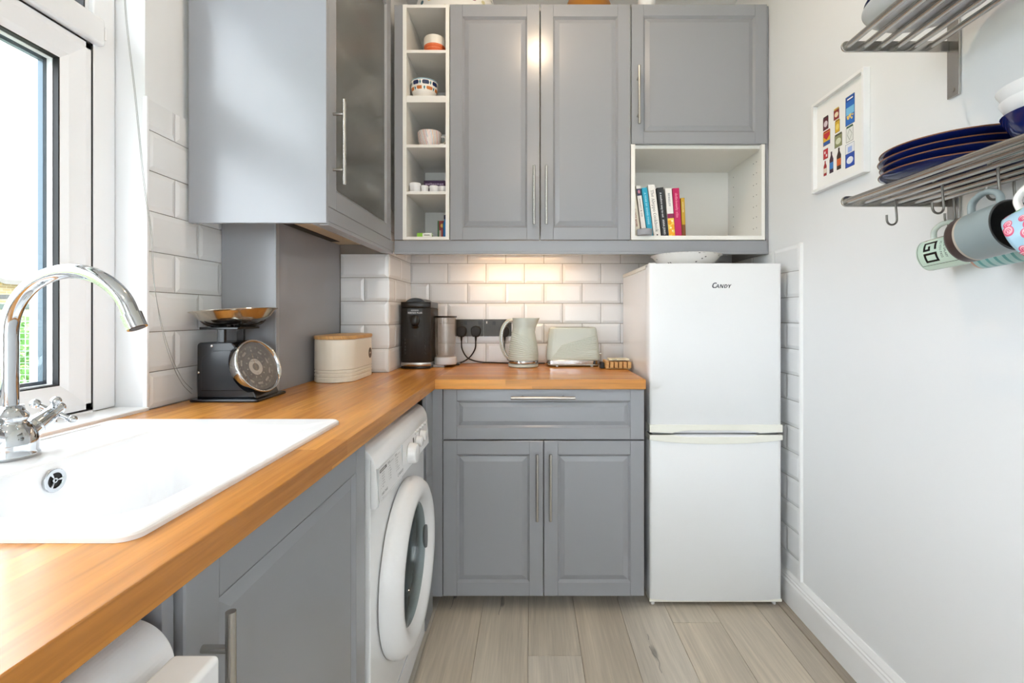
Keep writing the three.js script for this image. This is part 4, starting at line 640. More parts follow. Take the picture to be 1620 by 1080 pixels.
// ---------------------------------------------------------------- books in the niche
{
  const NY = UB + 0.016 + 0.0005;
  const defs = [
    // left foot x, thickness, height, lean, colour, text colour, words, label
    [0.4735, 0.026, 0.21, 0.13, '#e4dcc8', '#8a2f2a', 'PLENTY MORE', 'cream cookbook with red lettering at the niche side', 0.06],
    [0.5055, 0.02, 0.232, 0.13, '#ece9e4', '#8d8884', 'HONEY & CO', 'white book with a small dark picture on its spine', 0.05],
    [0.5295, 0.0235, 0.222, 0.125, '#25a3c4', '#a9dcea', 'A YEAR OF GOOD FOOD', 'bright cyan blue cookbook', 0.05],
    [0.5575, 0.031, 0.235, 0.12, '#ebe8e2', '#4b4b4b', 'The Aleppo Cookbook', 'thick white cookbook with grey serif title', 0.0],
    [0.5925, 0.029, 0.222, 0.105, '#24262a', '#d9dcde', 'A modern way to eat   ANNA JONES', 'black cookbook with white lettering', 0.0],
    [0.6235, 0.0285, 0.2195, 0.075, '#eceae6', '#8a8f98', 'BERKELEY', 'white book with yellow citrus pattern at its foot', 0.0],
    [0.6535, 0.0285, 0.2195, 0.06, '#c3185e', '#f0a8b8', 'deliciously ella', 'magenta cookbook with pale script', 0.0],
    [0.6835, 0.016, 0.176, 0.035, '#c29a2b', '#efe3b4', 'CARAVAN', 'short mustard yellow book at the row end', 0.0],
  ];
  defs.forEach(([x, w, h, lean, col, tc, words, label, lift], i) => {
    const t = thing('book', label, 'book', [x, NY, -2.18], 'cookbooks in the niche'); t.rotation.z = lean;
    const tx = canvasTex(72, 512, (c, W, Hh) => {
      c.fillStyle = col; c.fillRect(0, 0, W, Hh);
      if (i === 5) { c.fillStyle = '#8c2052'; c.fillRect(0, 268, W, 48); c.fillStyle = '#f2d25a'; c.fillRect(0, 316, W, 196); c.fillStyle = '#eda51d'; for (const [a, b, r] of [[20, 360, 24], [56, 410, 28], [18, 460, 30], [60, 490, 22]]) { c.beginPath(); c.arc(a, b, r, 0, 7); c.fill(); } c.fillStyle = '#fbf3da'; for (const [a, b, r] of [[50, 345, 10], [30, 415, 9], [46, 450, 8]]) { c.beginPath(); c.arc(a, b, r, 0, 7); c.fill(); } }
      if (i === 1) { c.fillStyle = '#3a3f5e'; c.fillRect(0, 30, W, 70); c.fillStyle = '#d98aa0'; c.beginPath(); c.arc(36, 62, 18, 0, 7); c.fill(); }
      if (i === 7) { c.fillStyle = '#7b4a1e'; c.fillRect(0, 350, W, 162); }
      c.save(); c.translate(W / 2, i === 0 ? 500 : 40); c.rotate(PI / 2); if (i === 0) { c.translate(-310, 0); } c.fillStyle = tc; c.textBaseline = 'middle';
      c.font = i === 3 ? '40px serif' : i === 6 ? 'bold 34px serif' : 'bold 30px sans-serif'; c.fillText(words, i === 1 ? 90 : 10, 2, i === 5 ? 190 : 440); if (i === 5) { c.font = 'bold 24px sans-serif'; } c.restore();
      if (i === 3) { c.fillStyle = '#222'; c.fillRect(28, 488, 14, 12); }
    });
    const depth = 0.17; const sg = new THREE.PlaneGeometry(w * 0.98, h * 0.995).translate(w / 2, h / 2, 0.0006);
    lpart(t, 'cover', M(new THREE.BoxGeometry(0.0025, h, depth).translate(0.00125, h / 2, -depth / 2), new THREE.BoxGeometry(0.0025, h, depth).translate(w - 0.00125, h / 2, -depth / 2), new THREE.BoxGeometry(w - 0.005, h, 0.0025).translate(w / 2, h / 2, -0.00125)), std(col, 0.5));
    lpart(t, 'pages', new THREE.BoxGeometry(w - 0.005, h - 0.006, depth - 0.006).translate(w / 2, h / 2, -depth / 2 - 0.001), std(0xe9e4d6, 0.9));
    lpart(t, 'spine', sg, std(0xffffff, 0.45, { map: tx }));
    // stand the lower right corner on the niche floor
    t.position.y = NY + (lean > 0 ? 0 : 0); t.position.y += 0.0;
  });
  single('grey_dish', 'small round grey dish in front of the leaning books', 'dish', lathe([[0, 0], [0.03, 0], [0.032, 0.003], [0.033, 0.026], [0.031, 0.029], [0.015, 0.032], [0, 0.033]], 40).translate(0.506, NY, -2.1445 - 0.0), phy(0x9b9da3, 0.4));
}
// ---------------------------------------------------------------- things in the white shelf unit
function cupTex(w, h, f) { const t = canvasTex(w, h, f); t.wrapS = THREE.RepeatWrapping; return t; }
const wallUV = (g, h) => g; 
{
  const y = (k) => SH[k] + 0.0138;
  const c1 = thing('cup', 'white cup with orange textured lower half in the top compartment', 'cup', [-0.432, y(4), -2.215]);
  lpart(c1, 'glazed_body', lathe([[0.0478, 0.044], [0.049, 0.06], [0.047, 0.082], [0.0455, 0.084], [0.0435, 0.082], [0.045, 0.05], [0.04, 0.008], [0, 0.008]], 44), phy(0xebe6da, 0.3));
  lpart(c1, 'orange_band', lathe([[0, 0], [0.042, 0], [0.045, 0.004], [0.0482, 0.044]], 44), std(0xffffff, 0.6, { map: cupTex(512, 128, (c) => { c.fillStyle = '#d9622f'; c.fillRect(0, 0, 512, 128); c.strokeStyle = '#f0a274'; c.lineWidth = 2; for (let j = 0; j < 9; j++) for (let i = 0; i < 60; i++) { c.beginPath(); c.moveTo(i * 8.6, j * 15); c.lineTo(i * 8.6 + 4, j * 15 + 8); c.stroke(); } }) }), 'orange textured band');
  const c2 = thing('bowl', 'white bowl with navy and orange lozenges in the second compartment', 'bowl', [-0.479, y(3), -2.215]);
  lpart(c2, 'bowl_body', lathe([[0, 0.003], [0.03, 0], [0.033, 0.003], [0.05, 0.026], [0.059, 0.055], [0.0615, 0.084], [0.059, 0.084], [0.056, 0.055], [0.047, 0.028], [0.03, 0.008], [0, 0.008]], 56), phy(0xf0ece4, 0.2));
  const pat = cupTex(1024, 128, (c) => { c.fillStyle = '#f0ece4'; c.fillRect(0, 0, 1024, 128); const pill = (x, y2, w, h, col) => { c.fillStyle = col; c.beginPath(); c.arc(x + h / 2, y2, h / 2, 0, 7); c.arc(x + w - h / 2, y2, h / 2, 0, 7); c.fill(); c.fillRect(x + h / 2, y2 - h / 2, w - h, h); }; for (let i = 0; i < 8; i++) { pill(i * 128 + 8, 30, 84, 34, '#1f2c52'); pill(i * 128 + 60, 88, 84, 32, '#cf7d45'); c.fillStyle = '#1d6f7c'; for (const [a, b] of [[i * 128 + 110, 30], [i * 128 + 34, 90]]) { c.beginPath(); c.moveTo(a, b - 20); c.lineTo(a + 11, b); c.lineTo(a, b + 20); c.lineTo(a - 11, b); c.fill(); } } c.fillStyle = '#3f8fb0'; c.fillRect(0, 0, 1024, 6); });
  lpart(c2, 'painted_band', lathe([[0.0505, 0.026], [0.0575, 0.047], [0.0598, 0.06], [0.0618, 0.083]], 56), phy(0xffffff, 0.2, { map: pat }), 'navy and orange painted band');
  const c3 = thing('cup', 'wide cup with slanting coloured stripes in the third compartment', 'cup', [-0.455, y(2), -2.215]);
  const str = cupTex(1024, 256, (c) => { c.fillStyle = '#efe9e2'; c.fillRect(0, 0, 1024, 256); const cols = ['#b06a8a', '#6f7fa8', '#c58b5a', '#7a6a9a', '#a8a39a', '#c07070']; for (let i = -10; i < 60; i++) { c.strokeStyle = cols[(i + 60) % 6]; c.lineWidth = 5 + (i % 3); c.beginPath(); c.moveTo(i * 20, 0); c.lineTo(i * 20 + 120, 256); c.stroke(); } });
  lpart(c3, 'cup_body', lathe([[0, 0.001], [0.034, 0], [0.04, 0.006], [0.05, 0.035], [0.0545, 0.072], [0.053, 0.074]], 56), phy(0xffffff, 0.25, { map: str })); lpart(c3, 'inside', lathe([[0.053, 0.074], [0.0515, 0.072], [0.047, 0.035], [0.036, 0.008], [0, 0.006]], 56), phy(0xf0ece4, 0.3));
  lpart(c3, 'handle', tube([[0.05, 0.058, 0], [0.068, 0.056, 0], [0.074, 0.042, 0], [0.066, 0.028, 0], [0.046, 0.024, 0]], 0.0045, 30, 8), phy(0xefe9e2, 0.3));
  [[-0.515, 0.0265, 0.045, -2.19], [-0.4725, 0.0185, 0.034, -2.19], [-0.429, 0.021, 0.031, -2.182], [-0.3925, 0.0205, 0.031, -2.19]].forEach(([x, r, h, z], i) =>
    single('white_pot', ['tallest white lidded pot at the left of the fourth compartment', 'slim white pot beside the tallest pot in the fourth compartment', 'low white pot next to the slim pot in the fourth compartment', 'white pot against the right side of the fourth compartment'][i], 'pot', lathe([[0, 0], [r * 0.9, 0], [r * 0.93, h * 0.72], [r, h * 0.73], [r, h * 0.97], [r * 0.93, h], [0, h]], 36).translate(x, y(1), z), mat.white, 'white pots in the shelf unit'));
  const pb = canvasTex(256, 96, (c) => { c.fillStyle = '#3d1a4a'; c.fillRect(0, 0, 256, 96); c.fillStyle = '#d8c4e0'; c.font = 'bold 44px sans-serif'; c.fillText('wellwoman', 12, 62, 232); });
  const pbx = single('tablet_box', 'dark purple tablet box lying behind the white pots', 'box', bx(-0.5, -0.40, y(1) + 0.0, y(1) + 0.09, 2.3, 2.345, 0.002), std(0x3d1a4a, 0.5)); lpart(pbx, 'box_print', new THREE.PlaneGeometry(0.096, 0.03).translate(0, 0.072, 0.0232), std(0xffffff, 0.5, { map: pb }));
  const gp = canvasTex(128, 32, (c) => { c.fillStyle = '#f0f0ea'; c.fillRect(0, 0, 128, 32); c.fillStyle = '#8cc63f'; c.fillRect(0, 0, 48, 32); c.fillStyle = '#5a5a5a'; c.fillRect(60, 12, 50, 5); });
  single('small_carton', 'flat green and white carton in the bottom compartment', 'carton', bx(-0.503, -0.436, y(0), y(0) + 0.02, 2.17, 2.2, 0.001).rotateY(0), std(0xffffff, 0.6, { map: gp }));
  const rb = canvasTex(128, 256, (c) => { c.fillStyle = '#8f2a22'; c.fillRect(0, 0, 128, 130); c.fillStyle = '#2f6b3a'; c.fillRect(0, 0, 24, 256); c.fillStyle = '#c9b9a8'; c.fillRect(24, 130, 104, 126); c.fillStyle = '#e0b050'; c.beginPath(); c.arc(74, 66, 26, 0, 7); c.fill(); c.fillStyle = '#b5463a'; c.fillRect(60, 120, 40, 120); });
  single('spice_box', 'tall red and green spice box in the bottom compartment', 'box', bx(-0.424, -0.389, y(0), y(0) + 0.088, 2.24, 2.275, 0.001), std(0xffffff, 0.5, { map: rb }));
  const bt = thing('bottle', 'blue bottle against the side of the bottom compartment', 'bottle', [-0.383, y(0), -2.215]); lpart(bt, 'bottle_body', lathe([[0, 0], [0.0115, 0], [0.0118, 0.07], [0.006, 0.084], [0.006, 0.09], [0, 0.09]], 24), phy(0x2b78b8, 0.3)); lpart(bt, 'cap', lathe([[0, 0.0905], [0.0075, 0.0905], [0.0075, 0.108], [0, 0.108]], 20), std(0x1d2a55, 0.4));
}
// ---------------------------------------------------------------- on top of the wall cabinets
{
  const dots = cupTex(512, 256, (c) => { c.fillStyle = '#eceae6'; c.fillRect(0, 0, 512, 256); const cols = ['#d9a93a', '#7a2b45', '#2f5a66', '#9aa0a8', '#3b3b4a', '#b9aebf', '#cfc8a0']; let k = 0; for (let j = 0; j < 9; j++) for (let i = 0; i < 22; i++) { c.fillStyle = cols[(k++ * 5 + j) % 7]; c.beginPath(); c.arc(i * 23.3 + (j % 2) * 11, j * 30 + 12, 5.2, 0, 7); c.fill(); } });
  const g = lathe([[0, 0.19], [0.1, 0.186], [0.155, 0.165], [0.18, 0.13], [0.188, 0.09], [0.185, 0.02], [0.18, 0]], 56).scale(1, 1, 0.85).translate(-0.355, UT + 0.0005, -2.345);
  single('spotted_tin', 'white tin with coloured spots on top of the wall cabinets', 'tin', g, phy(0xffffff, 0.35, { map: dots, side: THREE.DoubleSide }));
  single('wooden_bowl', 'upturned brown wooden bowl on top of the wall cabinets', 'bowl', lathe([[0, 0.15], [0.05, 0.148], [0.09, 0.11], [0.115, 0.05], [0.12, 0]], 44).translate(0.275, UT + 0.0005, -2.29), phy(0xa06a24, 0.4, { side: THREE.DoubleSide }));
  single('white_jar', 'small rounded white jar on top of the right wall cabinet', 'jar', lathe([[0, 0], [0.038, 0], [0.04, 0.1], [0.034, 0.118], [0, 0.12]], 36).translate(0.545, UT + 0.0005, -2.27), mat.white);
}
// ---------------------------------------------------------------- steel racks on the right wall
const RAIL_X = [0.797, 0.839, 0.881, 0.923, 0.965, 1.006], RD = 1.224;
function rack(y, label) {
  const t = thing('wall_rack', label, 'rack', [1.0, y - 0.13, -0.82]);
  for (const x of RAIL_X) part(t, 'rail', cyl([x, y, -0.424], [x, y, -RD + 0.003], 0.0075, 0.0075, 16), mat.steel);
  for (const d of [0.421, RD]) {
    const s = new THREE.Shape(); s.moveTo(1.0515, -0.0135); s.lineTo(0.797, -0.0135); s.absarc(0.797, 0, 0.0135, -PI / 2, PI / 2, true); s.lineTo(1.0515, 0.0135); s.lineTo(1.0515, -0.0135);
    part(t, 'end_plate', ext(s, 0.005, 0.001, 10).translate(0, y, -d - 0.0025), mat.steel);
    part(t, 'bracket', M(bx(1.0525, 1.0585, y - 0.132, y + 0.075, d - 0.03, d + 0.004, 0.001), cyl([1.051, y - 0.115, -d + 0.013], [1.0526, y - 0.115, -d + 0.013], 0.0055, 0.0055, 14)), mat.steel);
  }
  return t;
}
rack(1.46, 'lower steel tube rack on the right wall with mugs hanging from it'); rack(1.849, 'upper steel tube rack on the right wall carrying pale plates');
function plate(x, y, z, r, m, rim, label, group, h = 0.024) {
  const t = thing('plate', label, 'plate', [x, y, z], group);
  lpart(t, 'dish', lathe([[0, 0.002], [r * 0.55, 0.0], [r * 0.58, 0.003], [r * 0.82, h * 0.35], [r * 0.97, h * 0.85], [r, h], [r * 0.985, h], [r * 0.8, h * 0.5], [r * 0.55, 0.007], [0, 0.006]], 72), m);
  if (rim) lpart(t, 'rim', new THREE.TorusGeometry(r * 0.993, 0.0014, 6, 72).rotateX(PI / 2).translate(0, h, 0), mat.blueRim, 'thin brown rim');
}
const ord = ['bottom', 'second', 'third', 'top'];
for (let k = 0; k < 4; k++) plate(0.924, 1.4675 + k * 0.0155, -1.06 + [0, 0.004, -0.002, 0.003][k], 0.135, mat.blue, true, ['deep blue plate at the bottom of the stack on the lower rack', 'deep blue plate second from the bottom of the rack stack', 'deep blue plate third from the bottom of the rack stack', 'deep blue plate on top of the stack on the lower rack'][k], 'blue plates on the lower rack');
single('bowl', 'deep blue bowl under the white bowls on the lower rack', 'bowl', bowlGeo(0.08, 0.055).translate(0.9, 1.467, -0.818), mat.blue);
single('bowl', 'white bowl nested in the blue bowl on the lower rack', 'bowl', bowlGeo(0.082, 0.05).translate(0.9, 1.4975, -0.818), mat.white);
single('bowl', 'topmost white bowl of the stack on the lower rack', 'bowl', bowlGeo(0.086, 0.05).translate(0.902, 1.519, -0.82), mat.white);
plate(0.9, 1.8562, -1.09, 0.13, phy(0xd9dcdf, 0.2), false, 'pale grey plate lying on the upper rack', undefined, 0.03);
plate(0.9, 1.873, -1.088, 0.127, mat.blue, false, 'dark blue plate on the pale plate of the upper rack', undefined, 0.026);
plate(0.905, 1.8562, -0.78, 0.14, phy(0xe2e4e6, 0.2), false, 'white plate lying on the upper rack in front of the pale grey plate', undefined, 0.03);
// S hooks hanging from the rails
function hook(x, z, len, label, flip = 1) {
  const y = 1.46, r = 0.009, pts = [];
  for (let k = 0; k <= 6; k++) { const a = PI - k / 6 * PI; pts.push([x + flip * r * Math.cos(a), y + r * Math.sin(a), z]); }
  pts.push([x + flip * r, y - 0.012, z], [x + flip * (r + 0.003), y - len + 0.012, z]);
  const R = 0.012, cx = x + flip * (r + 0.003 - R); for (let k = 0; k <= 7; k++) { const a = -k / 7 * PI * 0.95; pts.push([cx + flip * R * Math.cos(a), y - len + 0.008 + R * Math.sin(a), z]); }
  pts.push([cx - flip * R * 1.06, y - len + 0.02, z]);
  return single('hook', label, 'hook', tube(pts, 0.0024, 60, 8), mat.steelDark, 'steel hooks on the lower rack');
}
hook(RAIL_X[2], -1.184, 0.062, 'empty steel hook close to the far end of the lower rack');
hook(RAIL_X[2], -1.05, 0.062, 'empty steel hook beside the pale green mug');
hook(RAIL_X[5], -1.165, 0.062, 'steel hook carrying the pale green mug');
hook(RAIL_X[2], -0.925, 0.062, 'steel hook carrying the grey mug');
hook(RAIL_X[5], -1.02, 0.062, 'steel hook carrying the teal striped mug');
hook(RAIL_X[0], -0.765, 0.062, 'steel hook carrying the floral mug');
// mugs: axis along the body from foot to mouth, handle upwards
function hungMug(name, label, c, dir, r, h, m, inner, flare = 1, hm = m) {
  const Y = V3(...dir).normalize(), Z0 = new THREE.Vector3().crossVectors(V3(0, 1, 0), Y).normalize(), X = new THREE.Vector3().crossVectors(Y, Z0).normalize(), Z = new THREE.Vector3().crossVectors(X, Y);
  const t = thing(name, label, 'mug', c); t.quaternion.setFromRotationMatrix(new THREE.Matrix4().makeBasis(X, Y, Z));
  const n = 6, out = [[0, -h / 2 + 0.003], [r * 0.8, -h / 2], [r * 0.94, -h / 2 + 0.003]]; for (let k = 0; k <= n; k++) { const f = k / n; out.push([r * (0.96 + (flare - 0.96) * f), -h / 2 + 0.008 + (h - 0.01) * f]); }
  const g = lathe(out, 56); uvBy(g, (x, y, z) => [0, 0]); { const p = g.attributes.position, uv = g.attributes.uv, cols = out.length; for (let i = 0; i < p.count; i++) { uv.setXY(i, Math.floor(i / cols) / 56, (p.getY(i) + h / 2) / h); } }
  lpart(t, 'mug_body', g, m);
  lpart(t, 'inside', lathe([[r * flare, h / 2 - 0.002], [r * flare - 0.0015, h / 2], [r * flare - 0.004, h / 2 - 0.002], [r * 0.95 - 0.004, -h / 2 + 0.012], [0, -h / 2 + 0.008]], 56), inner);
  lpart(t, 'handle', tube([[r * 0.93, h * 0.3, 0], [r + 0.016, h * 0.3, 0], [r + 0.028, h * 0.16, 0], [r + 0.029, -h * 0.06, 0], [r + 0.018, -h * 0.24, 0], [r * 0.93, -h * 0.28, 0]], 0.0056, 40, 10).scale(1, 1, 1.3), hm);
  return t;
}
{
  const go = cupTex(1024, 420, (c) => {
    c.fillStyle = '#cfe3d2'; c.fillRect(0, 0, 1024, 420);
    c.strokeStyle = '#1d2420'; c.lineWidth = 5; c.translate(-55, 0); c.strokeRect(380, 24, 330, 368);
    c.strokeStyle = '#a33a45'; c.lineWidth = 9; c.beginPath(); c.moveTo(398, 60); c.lineTo(398, 370); c.stroke(); c.fillStyle = '#a33a45'; c.beginPath(); c.moveTo(386, 330); c.lineTo(410, 330); c.lineTo(398, 385); c.fill();
    c.fillStyle = '#23302a'; c.textAlign = 'center'; c.font = '30px sans-serif'; c.fillText('COLLECT', 560, 82); c.fillText('M200 SALARY', 560, 124); c.fillText('AS YOU PASS', 560, 166);
    c.lineWidth = 22; c.strokeStyle = '#12100f'; c.beginPath(); c.moveTo(548, 206); c.lineTo(464, 206); c.lineTo(464, 318); c.lineTo(542, 318); c.lineTo(542, 268); c.lineTo(502, 268); c.stroke(); c.strokeRect(586, 206, 78, 112);
  });
  hungMug('mug', 'pale green mug printed GO hanging from the lower rack', [1.0, 1.327, -1.165], [0.22, 0.12, 0.96], 0.0395, 0.098, phy(0xffffff, 0.2, { map: go }), phy(0xdfe8df, 0.3), 1, phy(0xe3ece3, 0.25));
  const band = cupTex(64, 256, (c) => { c.fillStyle = '#8f9c9f'; c.fillRect(0, 0, 64, 256); c.fillStyle = '#b9ae9f'; c.fillRect(0, 186, 64, 12); c.fillStyle = '#3b2c29'; c.fillRect(0, 198, 64, 58); });
  hungMug('mug', 'grey mug with dark brown foot hanging in front of the green mug', [0.867, 1.33, -0.92], [0.03, 0.14, 0.99], 0.0475, 0.1, phy(0xffffff, 0.4, { map: band }), phy(0x3c3f42, 0.35), 1.0, phy(0x8f9c9f, 0.4));
  const teal = cupTex(64, 256, (c) => { c.fillStyle = '#9fc0bd'; c.fillRect(0, 0, 64, 256); c.fillStyle = '#5f9a98'; for (let k = 0; k < 6; k++) c.fillRect(0, k * 40, 64, 14); c.fillStyle = '#c08a78'; c.fillRect(0, 236, 64, 20); });
  hungMug('mug', 'teal striped mug hanging behind the grey mug', [0.985, 1.318, -1.01], [0.2, 0.12, 0.96], 0.04, 0.1, phy(0xffffff, 0.3, { map: teal }), phy(0xe6e4de, 0.3), 1, phy(0x9fc0bd, 0.3));
  const flo = cupTex(1024, 420, (c) => {
    c.fillStyle = '#a9cbe0'; c.fillRect(0, 0, 1024, 420); c.fillStyle = '#e6eef2'; c.fillRect(0, 0, 1024, 40);
    for (let k = 0; k < 26; k++) { const x = H(k, 5) * 1024, y = 60 + H(k, 6) * 330; c.fillStyle = ['#5f9a5a', '#7fb06a', '#4f8a66'][k % 3]; for (let j = 0; j < 5; j++) { c.beginPath(); c.ellipse(x + (H(k, j) - 0.5) * 90, y + (H(j, k) - 0.5) * 90, 20, 8, H(k + j, 9) * 3, 0, 7); c.fill(); } }
    for (let k = 0; k < 40; k++) { const x = H(k, 15) * 1024, y = 70 + H(k, 16) * 330, r = 22 + H(k, 17) * 24; c.fillStyle = '#d8607f'; c.beginPath(); c.arc(x, y, r, 0, 7); c.fill(); c.fillStyle = '#f3b7c4'; c.beginPath(); c.arc(x - 3, y - 3, r * 0.72, 0, 7); c.fill(); c.strokeStyle = '#c9486c'; c.lineWidth = 4; c.beginPath(); c.arc(x, y, r * 0.42, 0, 5); c.stroke(); c.beginPath(); c.arc(x + 2, y + 2, r * 0.2, 1, 6); c.stroke(); }
  });
  hungMug('mug', 'pale blue floral mug hanging beside the grey mug', [0.838, 1.322, -0.775], [0.3, 0.42, 0.86], 0.045, 0.1, phy(0xffffff, 0.2, { map: flo }), phy(0xf0efec, 0.3), 1.06, phy(0xf0efec, 0.25));
}
// ---------------------------------------------------------------- framed print on the right wall
{
  const D0 = 1.514, D1 = 1.794, y0 = 1.62, y1 = 1.947, t = thing('framed_print', 'white framed print of colourful food packets on the right wall', 'picture', [1.05, y0, -1.654]);
  const f = 0.011; for (const g of [bx(1.038, 1.0595, y0, y1, D0, D0 + f, 0.001), bx(1.038, 1.0595, y0, y1, D1 - f, D1, 0.001)]) part(t, 'frame_bar', g, mat.paintWhite); for (const g of [bx(1.038, 1.0595, y0, y0 + f, D0 + f, D1 - f, 0.001), bx(1.038, 1.0595, y1 - f, y1, D0 + f, D1 - f, 0.001)]) part(t, 'frame_bar', g, mat.paintWhite);
  const tx = canvasTex(640, 760, (c, W, Hh) => {
    c.fillStyle = '#f4f4f2'; c.fillRect(0, 0, W, Hh); c.textAlign = 'center';
    const ink = (x, y, w, h, col, top, lab, round = 8) => { c.fillStyle = col; c.beginPath(); c.roundRect ? c.roundRect(x, y, w, h, round) : c.rect(x, y, w, h); c.fill(); if (top) { c.fillStyle = top; c.fillRect(x + 3, y - 12, w - 6, 16); } if (lab) { c.fillStyle = lab; c.beginPath(); c.ellipse(x + w / 2, y + h * 0.52, w * 0.36, h * 0.26, 0, 0, 7); c.fill(); } c.strokeStyle = '#3a3236'; c.lineWidth = 2.5; c.strokeRect(x, y, w, h); };
    ink(92, 150, 76, 106, '#5c2231', '#4a3b3f', '#d9c9cf'); ink(244, 140, 72, 84, '#8f2f2b', '#d9b44a', '#f0e0c0'); ink(262, 242, 62, 98, '#d9b02f', '#b98a1f', '#f0d870');
    ink(400, 100, 112, 236, '#2f6fc4', null, null); c.fillStyle = '#7fc4ea'; c.fillRect(406, 190, 100, 62); c.fillStyle = '#e8c86a'; for (let k = 0; k < 14; k++) { c.beginPath(); c.arc(412 + H(k, 2) * 88, 256 + H(k, 4) * 40, 9, 0, 7); c.fill(); } c.fillStyle = '#24489a'; c.fillRect(406, 108, 100, 34); c.fillStyle = '#fff'; c.fillRect(420, 118, 72, 12);
    ink(94, 278, 100, 118, '#e3b62f', '#b0302c', null); c.fillStyle = '#c22c33'; c.beginPath(); c.moveTo(100, 286); c.lineTo(188, 286); c.lineTo(188, 318); c.lineTo(144, 350); c.lineTo(100, 318); c.fill(); c.fillStyle = '#2b5aa8'; c.fillRect(97, 362, 94, 32);
    ink(256, 366, 98, 102, '#8d9067', '#55573f', '#d6d8bd'); ink(408, 356, 86, 118, '#e6e8e4', '#35604a', null); c.strokeStyle = '#5a6a60'; c.beginPath(); c.moveTo(450, 372); c.lineTo(480, 415); c.lineTo(450, 460); c.lineTo(422, 415); c.closePath(); c.stroke();
    ink(96, 428, 66, 86, '#c02f35', null, null); c.fillStyle = '#f0e0e0'; c.fillRect(110, 446, 18, 22); c.fillRect(132, 476, 18, 22);
    const bottle = (x, y, w, h, body, lab) => { c.fillStyle = body; c.fillRect(x, y + h * 0.35, w, h * 0.65); c.beginPath(); c.moveTo(x, y + h * 0.36); c.lineTo(x + w * 0.32, y + h * 0.16); c.lineTo(x + w * 0.32, y); c.lineTo(x + w * 0.68, y); c.lineTo(x + w * 0.68, y + h * 0.16); c.lineTo(x + w, y + h * 0.36); c.fill(); c.fillStyle = lab; c.fillRect(x + 2, y + h * 0.5, w - 4, h * 0.32); };
    bottle(100, 530, 44, 132, '#a3282b', '#e7d9c8'); bottle(184, 478, 54, 184, '#3b2438', '#3d7fc9'); bottle(284, 478, 58, 184, '#3a2a26', '#d9682f');
    c.fillStyle = '#e9ebf0'; c.fillRect(398, 490, 108, 90); c.strokeStyle = '#6a6f86'; c.strokeRect(398, 490, 108, 90); ink(398, 570, 112, 112, '#2b4fb0', null, '#e8ecf6'); c.fillStyle = '#9fb6e8'; c.fillRect(428, 516, 52, 46);
  });
  part(t, 'print', new THREE.PlaneGeometry(D1 - D0 - 2 * f, y1 - y0 - 2 * f).rotateY(-PI / 2).translate(1.0525, (y0 + y1) / 2, -(D0 + D1) / 2), std(0xffffff, 0.7, { map: tx }));
  part(t, 'backing', bx(1.053, 1.059, y0 + f, y1 - f, D0 + f, D1 - f), mat.paper);
}
// ---------------------------------------------------------------- blind cord by the window
{
  const p = [[-1.056, 2.3, -1.268], [-1.056, 1.996, -1.268], [-1.031, 1.749, -1.27], [-1.009, 1.5, -1.275], [-0.9985, 1.38, -1.284], [-0.9985, 1.272, -1.291], [-0.9985, 1.102, -1.338], [-0.9985, 0.99, -1.4], [-0.9985, 0.955, -1.44]];
  single('blind_cord', 'thin grey blind cord looped from the window down to the scale', 'cord', tube(p, 0.0007, 80, 6), std(0x9a9a98, 0.6));
  single('blind_cord', 'second strand of the thin grey blind cord beside the tiles', 'cord', tube(p.map(([x, y, z], i) => [x + 0.0045, y - (i > 4 ? 0.012 : 0), z + (i > 5 ? 0.008 : 0.002)]), 0.0007, 80, 6), std(0x9a9a98, 0.6));
}
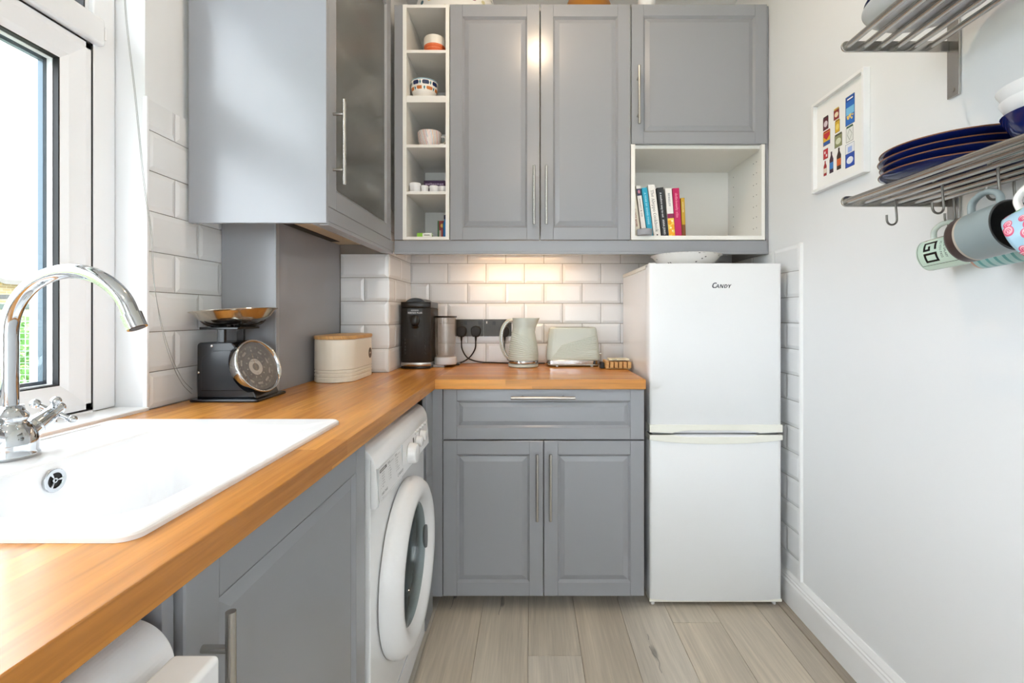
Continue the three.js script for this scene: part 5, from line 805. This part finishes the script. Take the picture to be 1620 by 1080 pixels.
// ---------------------------------------------------------------- outside the window
{
  struct('garden_ground', bx(-40, -1.4, -0.5, -0.35, -12, 40), std(0x6f7a55, 0.95), 'garden lawn outside the window', 'ground');
  single('garden_wall', 'white rendered flank wall of the house outside the window', 'wall', bx(-3.09, -1.36, -0.35, 3.1, 3.0, 3.25, 0.01), std(0xf2f1ee, 0.8));
  const brick = dataTex(256, 256, (x, y) => { const r = Math.floor(y / 12), o = (r % 2) * 16, q = (x + o) % 32, e = y % 12 < 1.6 || q < 1.8, k = 0.85 + 0.3 * H(Math.floor((x + o) / 32) % 8, r); return e ? [186, 178, 160] : [176 * k, 150 * k, 112 * k]; });
  const h = thing('brick_house', 'yellow brick neighbouring house with a slate roof beyond the window', 'house', [-18, -0.35, -15]);
  const w = bx(-22, -14.5, -0.35, 2.1, 13.2, 18); uvBy(w, (x, y, z, nx) => [(Math.abs(nx) > 0.5 ? z : x) / 1.8, y / 1.6]); part(h, 'brick_wall', w, std(0xffffff, 0.9, { map: brick }));
  const rs = new THREE.Shape(); rs.moveTo(-22.3, 2.1); rs.lineTo(-14.2, 2.1); rs.lineTo(-18.2, 3.6); rs.lineTo(-22.3, 2.1); const gable = ext(rs, 4.6).translate(0, 0, -17.9); uvBy(gable, (x, y, z) => [x / 1.8, y / 1.6]); part(h, 'gable', gable, std(0xffffff, 0.9, { map: brick }));
  const rf = new THREE.Shape(); rf.moveTo(-14.0, 2.0); rf.lineTo(-14.0, 2.12); rf.lineTo(-18.2, 3.75); rf.lineTo(-22.5, 2.12); rf.lineTo(-22.5, 2.0); rf.lineTo(-18.2, 3.6); rf.lineTo(-14.0, 2.0); part(h, 'roof', ext(rf, 5.2).translate(0, 0, -18.2), std(0x6b6763, 0.8));
  part(h, 'gutter', bx(-22, -14.0, 1.6, 1.72, 13.0, 13.19), std(0x3a3a3a, 0.6));
  // wire fence and hedge
  const f = thing('wire_fence', 'green wire mesh fence in front of the hedge outside the window', 'fence', [-4.6, -0.35, -4.1]);
  for (const x of [-5.3, -4.05]) part(f, 'post', cyl([x, -0.35, -4.1], [x, 1.25, -4.1], 0.025, 0.025, 12), std(0x3d4a44, 0.6));
  const wires = []; for (let k = 0; k < 26; k++) wires.push(bx(-5.3 + k * 0.05, -5.297 + k * 0.05, -0.3, 1.22, 4.098, 4.102)); for (let k = 0; k < 30; k++) wires.push(bx(-5.3, -4.05, -0.28 + k * 0.05, -0.277 + k * 0.05, 4.098, 4.102)); part(f, 'mesh', M(wires), std(0xa9cfc0, 0.5)).userData.kind = 'stuff';
  part(f, 'top_rail', bx(-5.35, -4.02, 1.22, 1.27, 4.08, 4.12, 0.005), std(0x3d4a44, 0.6));
  const s = thing('hedge', 'leafy green hedge behind the wire fence', 'hedge', [-5.2, -0.35, -4.9]); const pos = [];
  for (let k = 0; k < 3500; k++) { const c = V3(-6.6 + rr(0, 2.1), -0.3 + rr(0, 1.45), -4.9 + rr(-0.35, 0.35)), a = V3(rr(-1, 1), rr(-1, 1), rr(-1, 1)).normalize(), b = new THREE.Vector3().crossVectors(a, V3(rr(-1, 1), rr(-1, 1), rr(-1, 1))).normalize(), l = rr(0.03, 0.06), q = l * 0.55; const P = [c.clone().addScaledVector(a, -l), c.clone().addScaledVector(b, q), c.clone().addScaledVector(a, l), c.clone().addScaledVector(b, -q)]; for (const i of [0, 1, 2, 0, 2, 3]) pos.push(P[i].x, P[i].y, P[i].z); }
  part(s, 'foliage', flat(pos), phy(0x5f8f46, 0.8, { side: THREE.DoubleSide })).userData.kind = 'stuff';
  part(s, 'stem', cyl([-5.5, -0.35, -4.9], [-5.5, 0.9, -4.9], 0.04, 0.02, 10), std(0x5a4632, 0.9));
}
renderer.render(scene, camera);
